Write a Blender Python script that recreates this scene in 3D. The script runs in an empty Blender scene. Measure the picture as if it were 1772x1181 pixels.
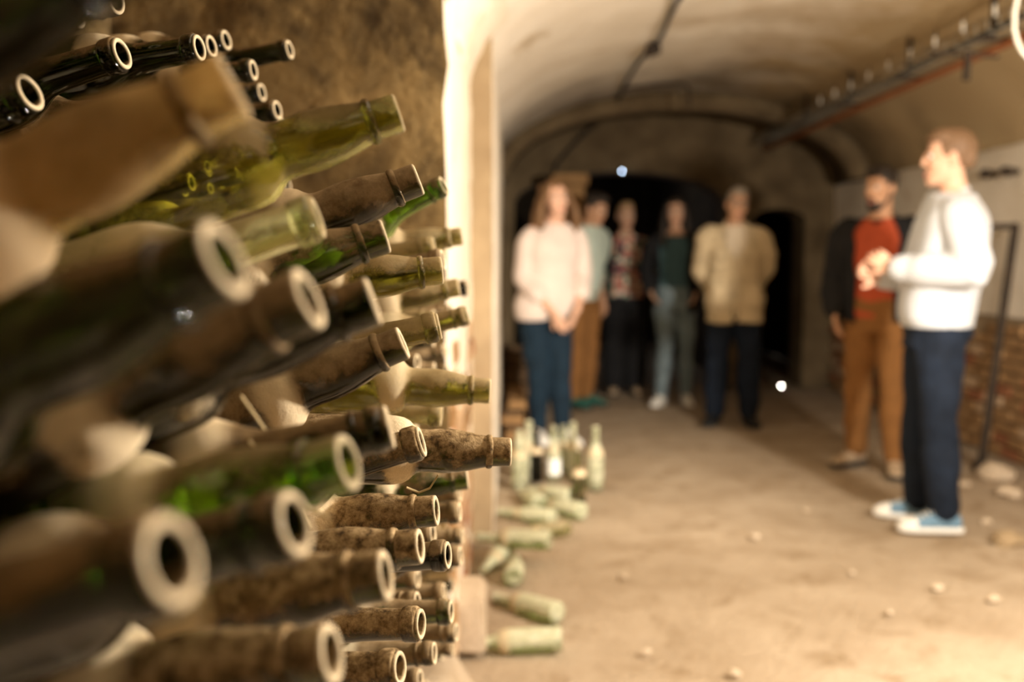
import bpy, bmesh, math, random
import numpy as np
from mathutils import Vector, Matrix, noise as mnoise
random.seed(7); rng = np.random.default_rng(11)
C = bpy.context.scene.collection
scene = bpy.context.scene
# ------------------------------------------------------------------ camera, world, lights, exposure
F = 1723.0; PITCH = math.atan(140 / F); CH = 1.2
cam = bpy.data.cameras.new('camera'); camo = bpy.data.objects.new('camera', cam); C.objects.link(camo)
cam.sensor_width = 36; cam.lens = 36 * F / 1772; cam.clip_start = .02; cam.clip_end = 60
camo.location = (0, 0, CH); camo.rotation_euler = (math.pi / 2 - PITCH, 0, 0)
cam.dof.use_dof = True; cam.dof.focus_distance = .98; cam.dof.aperture_fstop = 3.0
scene.camera = camo
w = bpy.data.worlds.new('cellar_air'); scene.world = w; w.use_nodes = True
w.node_tree.nodes['Background'].inputs[0].default_value = (1, .8, .6, 1)
w.node_tree.nodes['Background'].inputs[1].default_value = .02
def lamp(name, kind, loc, energy, col, size=.1, target=None, **kw):
    l = bpy.data.lights.new(name, kind); l.energy = energy; l.color = col
    if kind == 'AREA': l.size = size
    else: l.shadow_soft_size = size
    for k, v in kw.items(): setattr(l, k, v)
    o = bpy.data.objects.new(name, l); C.objects.link(o); o.location = loc
    if target: o.rotation_euler = (Vector(target) - Vector(loc)).to_track_quat('-Z', 'Y').to_euler()
    return o
WARM = (1, .89, .76)
lamp('work_lamp', 'SPOT', (2.0, 1.6, 1.55), 415, WARM, .09, (.3, 2.75, 1.45), spot_size=math.radians(176), spot_blend=.12)
lamp('work_lamp_flood', 'SPOT', (2.0, 1.6, 1.55), 720, WARM, .09, (-.15, 6.8, .35), spot_size=.80, spot_blend=1.0)
lamp('camera_side_fill', 'AREA', (1.2, -1.7, 2.2), 1.5, (1, .74, .48), .8, (.6, 4, .8))  # added soft fill from behind the camera, not a lamp of the cellar
lamp('right_wall_fill', 'SPOT', (.5, -1.2, 2.0), 520, WARM, .1, (3.0, 5.8, 1.0), spot_size=.30, spot_blend=1.0)  # added fill aimed at the right wall to brighten it
lamp('chamber_lamp', 'POINT', (1.0, 11.6, 1.9), 5, (.85, .88, 1), .05)
scene.view_settings.view_transform = 'Standard'; scene.view_settings.look = 'None'
scene.view_settings.gamma = 1; scene.view_settings.use_curve_mapping = False
scene.view_settings.exposure = 0.38

# ------------------------------------------------------------------ helpers
def ray(u, v):
    c, s = math.cos(PITCH), math.sin(PITCH); a = (u - 886) / F; b = -(v - 590.5) / F
    return Vector((a, c + b * s, -s + b * c))
def ground(u, v, z=0):
    r = ray(u, v); k = (z - CH) / r.z; return Vector((r.x * k, r.y * k, z))
def at(u, v, y):
    r = ray(u, v); k = y / r.y; return Vector((r.x * k, y, CH + r.z * k))
def tag(o, label=None, cat=None, group=None, kind=None):
    if label: o['label'] = label
    if cat: o['category'] = cat
    if group: o['group'] = group
    if kind: o['kind'] = kind
    return o
def link(name, me, m=None, parent=None):
    o = bpy.data.objects.new(name, me); C.objects.link(o)
    if m: 
        if len(me.materials) == 0: me.materials.append(m)
    if parent: o.parent = parent
    return o
def empty(name, loc=(0, 0, 0), rz=0):
    o = bpy.data.objects.new(name, None); C.objects.link(o); o.location = loc; o.rotation_euler = (0, 0, rz); o.empty_display_size = .1
    return o
class MB:
    def __init__(s): s.v = []; s.f = []
    def add(s, v, f):
        n = len(s.v); s.v += [tuple(x) for x in v]; s.f += [tuple(i + n for i in q) for q in f]; return s
    def rings(s, rings, closed_u=True, cap0=True, cap1=True):
        n = len(rings[0]); v = [p for r in rings for p in r]; f = []
        for i in range(len(rings) - 1):
            for j in range(n if closed_u else n - 1):
                a = i * n + j; b = i * n + (j + 1) % n; f.append((a, b, b + n, a + n))
        if cap0: f.append(tuple(range(n))[::-1])
        if cap1: f.append(tuple((len(rings) - 1) * n + j for j in range(n)))
        return s.add(v, f)
    def tube(s, pts, rad, seg=12, ref=(0, 0, 1), round_caps=True):
        pts = [Vector(p) for p in pts]; rad = [(r, r) if not isinstance(r, (tuple, list)) else tuple(r) for r in rad]
        if round_caps:
            d0 = (pts[0] - pts[1]).normalized(); d1 = (pts[-1] - pts[-2]).normalized()
            a, b = rad[0], rad[-1]; m0 = min(a); m1 = min(b)
            pre = [(pts[0] + d0 * m0 * k, tuple(x * q for x in a)) for k, q in ((.97, .25), (.8, .6), (.45, .89))]
            suf = [(pts[-1] + d1 * m1 * k, tuple(x * q for x in b)) for k, q in ((.45, .89), (.8, .6), (.97, .25))]
            pts = [p for p, _ in pre] + pts + [p for p, _ in suf]; rad = [r for _, r in pre] + rad + [r for _, r in suf]
        rings = []; u = None; n = len(pts)
        for i, p in enumerate(pts):
            t = (pts[min(i + 1, n - 1)] - pts[max(i - 1, 0)]).normalized()
            if u is None:
                r = Vector(ref); 
                if abs(t.dot(r)) > .95: r = Vector((1, 0, 0)) if abs(t.x) < .9 else Vector((0, 1, 0))
                u = (r - t * r.dot(t)).normalized()
            else: u = (u - t * u.dot(t)).normalized()
            w_ = t.cross(u)
            rings.append([p + u * (math.cos(q) * rad[i][0]) + w_ * (math.sin(q) * rad[i][1]) for q in [2 * math.pi * k / seg for k in range(seg)]])
        return s.rings(rings)
    def ell(s, c, r, M=None, seg=14, rows=9):
        c = Vector(c); rings = []
        for i in range(1, rows):
            ph = math.pi * i / rows; q = []
            for k in range(seg):
                th = 2 * math.pi * k / seg
                d = Vector((r[0] * math.sin(ph) * math.cos(th), r[1] * math.sin(ph) * math.sin(th), -r[2] * math.cos(ph)))
                q.append(c + (M @ d if M else d))
            rings.append(q)
        return s.rings(rings)
    def box(s, c, h, M=None):
        c = Vector(c); v = [Vector((x * h[0], y * h[1], z * h[2])) for x in (-1, 1) for y in (-1, 1) for z in (-1, 1)]
        v = [c + (M @ p if M else p) for p in v]
        return s.add(v, [(0, 1, 3, 2), (4, 6, 7, 5), (0, 4, 5, 1), (2, 3, 7, 6), (0, 2, 6, 4), (1, 5, 7, 3)])
    def xf(s, M): s.v = [tuple(M @ Vector(p)) for p in s.v]; return s
    def mesh(s, name, smooth=True, recalc=True, bevel=0):
        me = bpy.data.meshes.new(name); me.from_pydata(s.v, [], s.f)
        if recalc or bevel:
            bm = bmesh.new(); bm.from_mesh(me)
            if bevel: bmesh.ops.bevel(bm, geom=bm.edges[:], offset=bevel, segments=2, affect='EDGES')
            bmesh.ops.recalc_face_normals(bm, faces=bm.faces[:]); bm.to_mesh(me); bm.free()
        if smooth: me.polygons.foreach_set('use_smooth', [True] * len(me.polygons))
        me.update(); return me
    def build(s, name, m=None, parent=None, **k): return link(name, s.mesh(name, **k), m, parent)
def remesh(mb, name, voxel, smooth=2, factor=.5, dec=None):
    me = mb.mesh(name); o = bpy.data.objects.new('temp', me); C.objects.link(o)
    r = o.modifiers.new('r', 'REMESH'); r.mode = 'VOXEL'; r.voxel_size = voxel; r.use_smooth_shade = True
    if smooth: s = o.modifiers.new('s', 'SMOOTH'); s.factor = factor; s.iterations = smooth
    if dec: d = o.modifiers.new('d', 'DECIMATE'); d.ratio = dec
    dg = bpy.context.evaluated_depsgraph_get(); out = bpy.data.meshes.new_from_object(o.evaluated_get(dg)); out.name = name
    bpy.data.objects.remove(o); bpy.data.meshes.remove(me)
    out.polygons.foreach_set('use_smooth', [True] * len(out.polygons)); return out
def wrinkle(me, amp=.004, k=26, seed=0, aniso=(1, 1, 1)):
    n = len(me.vertices); co = np.empty(n * 3); me.vertices.foreach_get('co', co); co = co.reshape(-1, 3)
    no = np.empty(n * 3); me.vertices.foreach_get('normal', no); no = no.reshape(-1, 3)
    g = np.random.default_rng(seed); d = np.zeros(n)
    for i in range(7):
        q = g.normal(size=3) * np.array(aniso); q = q / np.linalg.norm(q) * k * g.uniform(.5, 1.7)
        ph = g.uniform(0, 6.28) + 1.5 * np.sin(co @ (g.normal(size=3) * 7))
        d += np.sin(co @ q + ph) * g.uniform(.3, 1)
    co += no * (d * amp / 2.2)[:, None]; me.vertices.foreach_set('co', co.ravel()); me.update(); return me

# ------------------------------------------------------------------ materials
def nodes(name):
    m = bpy.data.materials.new(name); m.use_nodes = True; nt = m.node_tree
    return m, nt, nt.nodes['Principled BSDF'], (lambda t, **k: mk(nt, t, **k))
def mk(nt, t, **k):
    n = nt.nodes.new(t)
    for a, b in k.items():
        if a.startswith('i_'): n.inputs[int(a[2:]) if a[2:].isdigit() else a[2:].replace('_', ' ')].default_value = b
        else: setattr(n, a, b)
    return n
def ramp(nt, fac, stops):
    r = nt.nodes.new('ShaderNodeValToRGB'); e = r.color_ramp.elements
    while len(e) < len(stops): e.new(.5)
    for x, (p, c) in zip(e, stops): x.position = p; x.color = c if len(c) == 4 else (*c, 1)
    nt.links.new(fac, r.inputs[0]); return r.outputs[0]
def noise(nt, vec, scale, detail=4, rough=.55, dist=0):
    n = mk(nt, 'ShaderNodeTexNoise'); n.inputs['Scale'].default_value = scale; n.inputs['Detail'].default_value = detail
    n.inputs['Roughness'].default_value = rough; n.inputs['Distortion'].default_value = dist
    if vec is not None: nt.links.new(vec, n.inputs['Vector'])
    return n.outputs['Fac']
def math_(nt, op, a, b=None, clamp=False):
    n = mk(nt, 'ShaderNodeMath', operation=op, use_clamp=clamp)
    for i, x in enumerate((a, b)):
        if x is None: continue
        if isinstance(x, (int, float)): n.inputs[i].default_value = x
        else: nt.links.new(x, n.inputs[i])
    return n.outputs[0]
def mixc(nt, fac, a, b):
    n = mk(nt, 'ShaderNodeMix', data_type='RGBA')
    for i, x in ((0, fac), (6, a), (7, b)):
        if isinstance(x, (int, float)): n.inputs[i].default_value = x
        elif isinstance(x, tuple): n.inputs[i].default_value = (*x, 1)
        else: nt.links.new(x, n.inputs[i])
    return n.outputs[2]
def bump(nt, b, h, strength=.5, dist=.01):
    n = mk(nt, 'ShaderNodeBump'); n.inputs['Strength'].default_value = strength; n.inputs['Distance'].default_value = dist
    nt.links.new(h, n.inputs['Height']); nt.links.new(n.outputs[0], b.inputs['Normal'])
def coord(nt, which='Object'): return mk(nt, 'ShaderNodeTexCoord').outputs[which]
def rough_mat(name, c1, c2, scale=6, bscale=40, bstr=.4, bdist=.01, rough=.9, spots=None, spec=.2):
    m, nt, b, _ = nodes(name); co = coord(nt)
    n1 = noise(nt, co, scale, 6, .62); col = ramp(nt, n1, [(.3, c1), (.7, c2)])
    if spots:
        sc, c3, lo, hi = spots; n3 = noise(nt, co, sc, 5, .65, .6); f = ramp(nt, n3, [(lo, (0, 0, 0)), (hi, (1, 1, 1))]); col = mixc(nt, f, col, c3)
    nt.links.new(col, b.inputs['Base Color']); b.inputs['Roughness'].default_value = rough; b.inputs['Specular IOR Level'].default_value = spec
    bump(nt, b, noise(nt, co, bscale, 6, .65), bstr, bdist); return m
def plain(name, c, rough=.6, metal=0, spec=.3, emit=None):
    m, nt, b, _ = nodes(name); b.inputs['Base Color'].default_value = (*c, 1); b.inputs['Roughness'].default_value = rough; b.inputs['Metallic'].default_value = metal
    b.inputs['Specular IOR Level'].default_value = spec
    if emit: b.inputs['Emission Color'].default_value = (*emit[:3], 1); b.inputs['Emission Strength'].default_value = emit[3]
    return m
def fabric(name, c, var=.25, scale=60, rough=.85):
    return rough_mat(name, tuple(x * (1 - var) for x in c), tuple(min(1, x * (1 + var * .6)) for x in c), 9, scale * 4, .15, .003, rough)
PL = rough_mat('plaster', (.76, .69, .57), (.90, .84, .73), 2.2, 14, .4, .015, .95, (1.3, (.46, .34, .19), .58, .76))
PLT = rough_mat('bare_plaster', (.28, .20, .115), (.40, .30, .18), 5, 22, .5, .01, .95)
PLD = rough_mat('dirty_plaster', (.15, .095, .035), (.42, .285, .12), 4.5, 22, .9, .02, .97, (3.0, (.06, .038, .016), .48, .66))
PLW = rough_mat('limewash', (.70, .61, .47), (.84, .76, .63), 3, 22, .5, .02, .95, (5, (.45, .28, .15), .62, .72))
def shaded_vault():
    m = PL.copy(); m.name = 'shaded_plaster'; nt = m.node_tree; b = nt.nodes['Principled BSDF']; src = b.inputs['Base Color'].links[0].from_socket
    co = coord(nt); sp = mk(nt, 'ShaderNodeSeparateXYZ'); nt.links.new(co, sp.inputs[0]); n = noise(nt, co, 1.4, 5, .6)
    t = math_(nt, 'ADD', math_(nt, 'MULTIPLY', math_(nt, 'SUBTRACT', sp.outputs[1], 6.9), .50), math_(nt, 'MULTIPLY', math_(nt, 'SUBTRACT', n, .5), 2.0), True)  # painted dimming toward the back, where the lamplight falls off
    x = math_(nt, 'ADD', math_(nt, 'MULTIPLY', math_(nt, 'SUBTRACT', sp.outputs[0], 1.15), 1.1), math_(nt, 'MULTIPLY', math_(nt, 'SUBTRACT', noise(nt, co, 2.1, 6, .65), .5), 2.2), True)  # painted dimming to the right, the slope turned from the lamp
    right_dim = mixc(nt, x, src, (.44, .33, .185)); nt.links.new(mixc(nt, t, right_dim, (.085, .06, .032)), b.inputs['Base Color']); return m
PLS = shaded_vault()
PLE = rough_mat('dark_plaster', (.09, .062, .032), (.20, .145, .08), 4, 20, .7, .02, .97)  # darker brown plaster for the rib and end wall
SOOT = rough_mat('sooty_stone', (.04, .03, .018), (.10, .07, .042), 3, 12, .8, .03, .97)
DIRT = rough_mat('trodden_earth', (.34, .255, .165), (.47, .375, .265), 2.6, 30, .8, .02, .97, (5, (.26, .18, .10), .52, .72))
BRICKS = [rough_mat('brick_%s' % n, a, b, 18, 60, .6, .01, .95) for n, a, b in (('ochre', (.25, .14, .06), (.40, .24, .11)), ('red', (.26, .10, .05), (.38, .17, .08)), ('pale', (.42, .28, .16), (.58, .42, .27)))]
MORTAR = rough_mat('mortar', (.24, .17, .09), (.38, .28, .17), 12, 50, .8, .01, .97)
STONE = rough_mat('pale_stone', (.46, .36, .25), (.62, .51, .38), 12, 60, .5, .01, .95)
WOOD = rough_mat('old_wood', (.20, .11, .045), (.36, .21, .09), 8, 30, .5, .01, .85)
WOODD = rough_mat('dark_wood', (.06, .035, .018), (.13, .08, .04), 8, 30, .5, .01, .85)
IRON = rough_mat('dark_iron', (.02, .016, .012), (.06, .04, .025), 20, 60, .4, .005, .7)
RUST = rough_mat('rusty_pipe', (.22, .075, .03), (.36, .14, .055), 14, 60, .4, .005, .75)
CABLE = plain('black_cable', (.015, .013, .011), .6); WHITEC = plain('white_cable', (.55, .51, .43), .5); GALV = plain('grey_wire', (.26, .24, .19), .5, .6)
def glass(name, col, lo, hi, amp=.9, d1=(.15, .096, .045), d2=(.36, .26, .145), trans=1.0, rough=.06, grit=0, shoulder=.9, transl=0, tint=(.75, .72, .35), ns=26):
    m, nt, b, _ = nodes(name)
    b.inputs['Base Color'].default_value = (*col, 1); b.inputs['Transmission Weight'].default_value = trans
    b.inputs['Roughness'].default_value = rough; b.inputs['IOR'].default_value = 1.46
    tc = mk(nt, 'ShaderNodeTexCoord'); oi = mk(nt, 'ShaderNodeObjectInfo')
    off = mk(nt, 'ShaderNodeVectorMath', operation='MULTIPLY_ADD'); nt.links.new(tc.outputs['Object'], off.inputs[0]); off.inputs[1].default_value = (1, 1, 1)
    cx = mk(nt, 'ShaderNodeCombineXYZ'); r10 = math_(nt, 'MULTIPLY', oi.outputs['Random'], 13.0)
    for i in range(3): nt.links.new(r10, cx.inputs[i])
    nt.links.new(cx.outputs[0], off.inputs[2]); P = off.outputs[0]
    geo = mk(nt, 'ShaderNodeNewGeometry'); sep = mk(nt, 'ShaderNodeSeparateXYZ'); nt.links.new(geo.outputs['Normal'], sep.inputs[0])
    sp2 = mk(nt, 'ShaderNodeSeparateXYZ'); nt.links.new(tc.outputs['Object'], sp2.inputs[0])
    big = noise(nt, P, ns, 7, .62, .4); fine = noise(nt, P, 240, 4, .7)
    nz = math_(nt, 'ADD', sep.outputs[2], math_(nt, 'MULTIPLY', math_(nt, 'SUBTRACT', big, .5), amp * 3.0))
    nz = math_(nt, 'ADD', nz, math_(nt, 'MULTIPLY', math_(nt, 'SUBTRACT', fine, .5), .5 + grit))
    def sm(lo_, hi_):
        q = mk(nt, 'ShaderNodeMapRange', interpolation_type='SMOOTHSTEP'); q.inputs[1].default_value = lo_; q.inputs[2].default_value = hi_; nt.links.new(sp2.outputs[2], q.inputs[0]); return q.outputs[0]
    sho = math_(nt, 'MULTIPLY', sm(.146, .164), math_(nt, 'SUBTRACT', 1.0, sm(.176, .192)))
    nz = math_(nt, 'ADD', nz, math_(nt, 'MULTIPLY', sho, shoulder))
    nz = math_(nt, 'ADD', nz, math_(nt, 'MULTIPLY', math_(nt, 'SUBTRACT', oi.outputs['Random'], .5), .5))
    mr = mk(nt, 'ShaderNodeMapRange', interpolation_type='SMOOTHSTEP'); mr.inputs[1].default_value = lo; mr.inputs[2].default_value = hi
    nt.links.new(nz, mr.inputs[0])
    rim = mk(nt, 'ShaderNodeMapRange'); rim.inputs[1].default_value = .2825; rim.inputs[2].default_value = .2845; nt.links.new(sp2.outputs[2], rim.inputs[0])
    fac = math_(nt, 'MAXIMUM', mr.outputs[0], math_(nt, 'MULTIPLY', rim.outputs[0], .9))
    du = mk(nt, 'ShaderNodeBsdfPrincipled'); du.inputs['Roughness'].default_value = .95; du.inputs['Specular IOR Level'].default_value = .1
    st = [(.35, d1), (.7, d2)]
    if grit: st = [(.36, tuple(x * .3 for x in d1)), (.46, d1), (.7, d2)]
    dcol = (mixc(nt, math_(nt, 'MAXIMUM', math_(nt, 'MULTIPLY', rim.outputs[0], .8), math_(nt, 'MULTIPLY', sho, .9)), ramp(nt, noise(nt, P, 90 if grit else 40, 6, .7), st), (.72, .59, .39))); nt.links.new(dcol, du.inputs['Base Color'])  # dust colour; rims and shoulders painted paler to look lamplit
    bp = mk(nt, 'ShaderNodeBump'); bp.inputs['Strength'].default_value = .45 + grit * .5; bp.inputs['Distance'].default_value = .0015; nt.links.new(fine, bp.inputs['Height']); nt.links.new(bp.outputs[0], du.inputs['Normal'])
    mx = mk(nt, 'ShaderNodeMixShader'); nt.links.new(fac, mx.inputs[0]); nt.links.new(b.outputs[0], mx.inputs[1]); dsh = du.outputs[0]
    if transl:
        tl = mk(nt, 'ShaderNodeBsdfTranslucent'); nt.links.new(mixc(nt, .35, dcol, tint), tl.inputs['Color']); m2 = mk(nt, 'ShaderNodeMixShader'); m2.inputs[0].default_value = transl
        nt.links.new(dsh, m2.inputs[1]); nt.links.new(tl.outputs[0], m2.inputs[2]); dsh = m2.outputs[0]
    nt.links.new(dsh, mx.inputs[2])
    nt.links.new(mx.outputs[0], nt.nodes['Material Output'].inputs['Surface']); return m
G = {'dark': glass('dark_green_glass', (.10, .16, .04), .22, .85, .7, (.085, .053, .022), (.25, .165, .078)),
     'green': glass('green_glass', (.27, .40, .10), .0, .7, 1.2),
     'olive': glass('olive_glass', (.58, .60, .18), .0, .9, 1.3, shoulder=.3, transl=.5),
     'grit': glass('gritty_glass', (.16, .22, .05), -.75, .25, .9, (.20, .13, .06), (.50, .365, .20), grit=.6),
     'pale': glass('pale_green_glass', (.84, .90, .66), .15, .9, 1.0, (.46, .38, .22), (.66, .56, .38), transl=.6),
     'floor': glass('dusty_pale_glass', (.66, .76, .48), -.6, .4, .7, (.52, .52, .34), (.76, .74, .57), transl=.3),
     'black': glass('black_glass', (.03, .05, .02), .2, .8)}

# ------------------------------------------------------------------ the cellar
XC, HW, ZS, RISE, XR, YB = 1.4, 1.57, 1.88, .70, 2.96, 9.3
XL = XC - HW
def vz(x): return ZS + RISE * math.sqrt(max(0, 1 - ((x - XC) / HW) ** 2))
def vx(z): return XC - HW * math.sqrt(max(0, 1 - ((z - ZS) / RISE) ** 2)) if z > ZS else XL
def surf(name, fn, nu, nv, m, amp=.012, sc=3.5, flip=False, parent=None, kind='structure', thick=0):
    v = []
    for i in range(nu + 1):
        for j in range(nv + 1):
            p = Vector(fn(i / nu, j / nv)); n = mnoise.noise_vector(p * sc) * amp + mnoise.noise_vector(p * sc * 3.7) * amp * .4
            v.append(p + n)
    f = []
    for i in range(nu):
        for j in range(nv):
            a = i * (nv + 1) + j; q = (a, a + 1, a + nv + 2, a + nv + 1); f.append(q[::-1] if flip else q)
    o = MB().add(v, f).build(name, m, parent, recalc=False)
    if kind and not parent: o['kind'] = kind
    return o
lerp = lambda a, b, t: a + (b - a) * t
# floor: trodden earth, a little uneven
surf('floor', lambda a, b: (lerp(-1.3, 3.3, a), lerp(-2.6, 16, b), -.01), 46, 170, DIRT, .011, 4)
# main vault; it starts low at the alcove's mouth
def vault(y0, y1):
    def fn(a, b):
        th = math.pi * (1 - a); return (XC + HW * math.cos(th), lerp(y0, y1, b), ZS + RISE * math.sin(th))
    return fn
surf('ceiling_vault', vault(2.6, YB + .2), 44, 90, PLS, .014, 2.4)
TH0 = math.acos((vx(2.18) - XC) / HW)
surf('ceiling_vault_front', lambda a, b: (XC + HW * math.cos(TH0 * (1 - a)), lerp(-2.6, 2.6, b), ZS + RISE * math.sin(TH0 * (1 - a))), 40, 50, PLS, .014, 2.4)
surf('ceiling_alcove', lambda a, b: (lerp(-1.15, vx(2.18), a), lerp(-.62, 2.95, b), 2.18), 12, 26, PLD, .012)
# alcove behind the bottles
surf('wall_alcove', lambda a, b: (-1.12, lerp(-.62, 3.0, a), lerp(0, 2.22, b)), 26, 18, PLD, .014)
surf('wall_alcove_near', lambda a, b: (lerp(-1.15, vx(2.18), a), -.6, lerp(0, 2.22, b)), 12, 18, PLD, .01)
# the pier: a slab whose right edge follows the vault
prof = [(XL, 0)] + [(XL, .1 * k) for k in range(1, 17)] + [(XL, 1.7), (XL, 1.8)] + [(vx(1.88 + .02 * k), 1.88 + .02 * k) for k in range(16)]
v = []; f = []
NY = 14
for i, (x, z) in enumerate(prof):
    for j in range(NY + 1):
        p = Vector((x, lerp(2.6, 4.18, j / NY), z)); n = mnoise.noise_vector(p * 6) * .012 + mnoise.noise_vector(p * 21) * .006; v.append(p + n)
for i in range(len(prof) - 1):
    for j in range(NY):
        a = i * (NY + 1) + j; f.append((a, a + 1, a + NY + 2, a + NY + 1))
pier = MB().add(v, f).build('wall_pier_side', PLW, None, recalc=False); pier['kind'] = 'structure'
v2 = []; f2 = []; NX = 16
for i, (x, z) in enumerate(prof):
    e = v[i * (NY + 1)]
    for j in range(NX + 1):
        t = j / NX; p = Vector((lerp(-1.15, e.x, t), lerp(2.6, e.y, t) + .24 * (1 - t) ** 1.15, lerp(z, e.z, t)))
        if j < NX: p += mnoise.noise_vector(p * 5) * .014
        v2.append(p)
for i in range(len(prof) - 1):
    for j in range(NX):
        a = i * (NX + 1) + j; f2.append((a, a + 1, a + NX + 2, a + NX + 1))
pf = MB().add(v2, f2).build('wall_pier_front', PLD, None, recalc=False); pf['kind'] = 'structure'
# pilaster behind the pier, swallowed above by the leaning vault
XP = -.081
surf('wall_pilaster_front', lambda a, b: (lerp(-.3, XP, a), 4.13, lerp(0, 2.4, b)), 6, 40, PLT, .004, 6)
wl = surf('wall_left', lambda a, b: (XP, lerp(4.13, 8.4, a), lerp(0, 2.4, b)), 60, 40, PLW, .006, 5)
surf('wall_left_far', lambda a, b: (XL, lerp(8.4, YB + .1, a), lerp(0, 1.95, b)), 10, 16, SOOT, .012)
surf('wall_left_return', lambda a, b: (lerp(XP, XL - .05, a), 8.4, lerp(0, 2.4, b)), 4, 16, PL, .004)
# right wall: plaster above, bare brick below
wr = surf('wall_right', lambda a, b: (XR + .03, lerp(-2.6, YB + .1, a), lerp(.86, 1.93, b)), 90, 16, PLW, .012, 3)
wrb = surf('wall_right_base', lambda a, b: (XR + .045, lerp(-2.6, YB + .1, a), lerp(-.05, 1.0, b)), 60, 10, MORTAR, .008, 5)
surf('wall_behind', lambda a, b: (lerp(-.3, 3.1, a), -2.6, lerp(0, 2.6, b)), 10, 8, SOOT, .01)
def bricks(parent, origin, du, n_u, n_v, nrm, keep, seed, bw=.215, bh=.062, j=.012, depth=.05, names='brick', mix=(0, 0, 0, 1, 1, 2)):
    """separate bricks in courses along du, face towards nrm"""
    g = random.Random(seed); meshes = []
    for k in range(4):
        mb = MB().box((0, 0, 0), (bw / 2, depth / 2, bh / 2)); me = mb.mesh('brick', smooth=False, bevel=.006)
        for q in me.vertices:
            p = q.co; q.co = p + Vector((g.uniform(-1, 1) * .004, g.uniform(-1, 1) * .004, g.uniform(-1, 1) * .003))
        me.materials.append(BRICKS[0]); meshes.append(me)
    du = Vector(du).normalized(); nrm = Vector(nrm).normalized()
    M0 = Matrix((du, nrm, Vector((0, 0, 1)))).transposed()
    for r in range(n_v):
        for c in range(n_u):
            u = (c + (.5 if r % 2 else 0)) * (bw + j); z = r * (bh + j) + bh / 2 + .01
            p = Vector(origin) + du * u + Vector((0, 0, z))
            if not keep(p, g): continue
            o = bpy.data.objects.new(names, g.choice(meshes)); C.objects.link(o); o.parent = parent
            o.location = p + nrm * g.uniform(-.012, .006); o.rotation_euler = M0.to_euler(); o.rotation_euler.rotate_axis('Y', g.uniform(-.02, .02)); o.rotation_euler.rotate_axis('X', g.uniform(-.04, .04))
            o.material_slots[0].link = 'OBJECT'; o.material_slots[0].material = BRICKS[g.choice(mix)]
bricks(wrb, (XR + .035, 4.3, 0), (0, 1, 0), 22, 12, (-1, 0, 0), lambda p, g: p.y < YB - .1 and (p.z < .8 + .12 * mnoise.noise(p * 2) and g.random() > .02), 3)
bricks(pier, (XL - .014, 2.72, 0), (0, 1, 0), 6, 13, (1, 0, 0), lambda p, g: p.y < 4.02 and p.z < .86 + .25 * mnoise.noise(p * 2.3), 4, mix=(2, 2, 2, 2, 0, 1))
# transverse rib and end wall with a low arch and a dark doorway
def arch_strip(name, y0, y1, drop, m):
    mb = MB(); n = 40; rr = []
    for i in range(n + 1):
        th = math.pi * (1 - i / n); c_, s_ = math.cos(th), math.sin(th)
        q = [(XC + (HW + .02) * c_, y0, ZS + (RISE + .02) * s_), (XC + (HW - drop) * c_, y0, ZS + (RISE - drop) * s_), (XC + (HW - drop) * c_, y1, ZS + (RISE - drop) * s_), (XC + (HW + .02) * c_, y1, ZS + (RISE + .02) * s_)]
        rr.append([Vector(p) + mnoise.noise_vector(Vector(p) * 4) * .008 for p in q])
    o = mb.rings(rr).build(name, m, None); o['kind'] = 'structure'
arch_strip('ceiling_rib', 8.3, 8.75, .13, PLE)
def opening(x):
    if .02 <= x <= 1.98: return 1.72 + .30 * math.sqrt(max(0, 1 - ((x - 1.0) / .98) ** 2))
    if 2.24 <= x <= 2.72: return 1.58 + .10 * math.sqrt(max(0, 1 - ((x - 2.48) / .24) ** 2))
    return 0
xs = sorted(set([round(-.25 + .06 * k, 3) for k in range(56)] + [.019, .02, 1.98, 1.981, 2.239, 2.24, 2.72, 2.721]))
mb = MB(); NV = 10
for y, s in ((YB, 0), (YB + .4, 0)):
    vv = []; ff = []
    for x in xs:
        for j in range(NV + 1):
            p = Vector((x, y, lerp(opening(x), 2.66, j / NV))); vv.append(p + Vector((0, mnoise.noise(p * 5) * .012, 0)))
    for i in range(len(xs) - 1):
        if xs[i + 1] - xs[i] < .0015: continue
        for j in range(NV):
            a = i * (NV + 1) + j; ff.append((a, a + NV + 1, a + NV + 2, a + 1))
    mb.add(vv, ff)
for i in range(len(xs) - 1):   # soffits and jambs
    a, b = xs[i], xs[i + 1]
    za, zb = opening(a), opening(b)
    if abs(za - zb) < 1e-6 and za == 0: continue
    mb.add([(a, YB, za), (b, YB, zb), (b, YB + .4, zb), (a, YB + .4, za)], [(0, 1, 2, 3)])
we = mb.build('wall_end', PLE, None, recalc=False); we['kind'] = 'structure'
# dark chamber beyond
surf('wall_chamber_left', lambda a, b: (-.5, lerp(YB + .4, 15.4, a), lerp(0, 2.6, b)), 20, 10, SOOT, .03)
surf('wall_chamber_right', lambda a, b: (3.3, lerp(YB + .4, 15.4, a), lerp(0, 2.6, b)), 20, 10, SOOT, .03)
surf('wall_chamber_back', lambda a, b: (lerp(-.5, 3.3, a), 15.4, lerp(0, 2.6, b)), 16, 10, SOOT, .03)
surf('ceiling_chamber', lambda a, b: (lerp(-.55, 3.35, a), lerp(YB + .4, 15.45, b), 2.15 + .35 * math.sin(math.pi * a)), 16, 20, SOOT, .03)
surf('wall_chamber_divider', lambda a, b: (2.12, lerp(YB + .4, 15.4, a), lerp(0, 2.6, b)), 20, 10, SOOT, .02)

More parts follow.
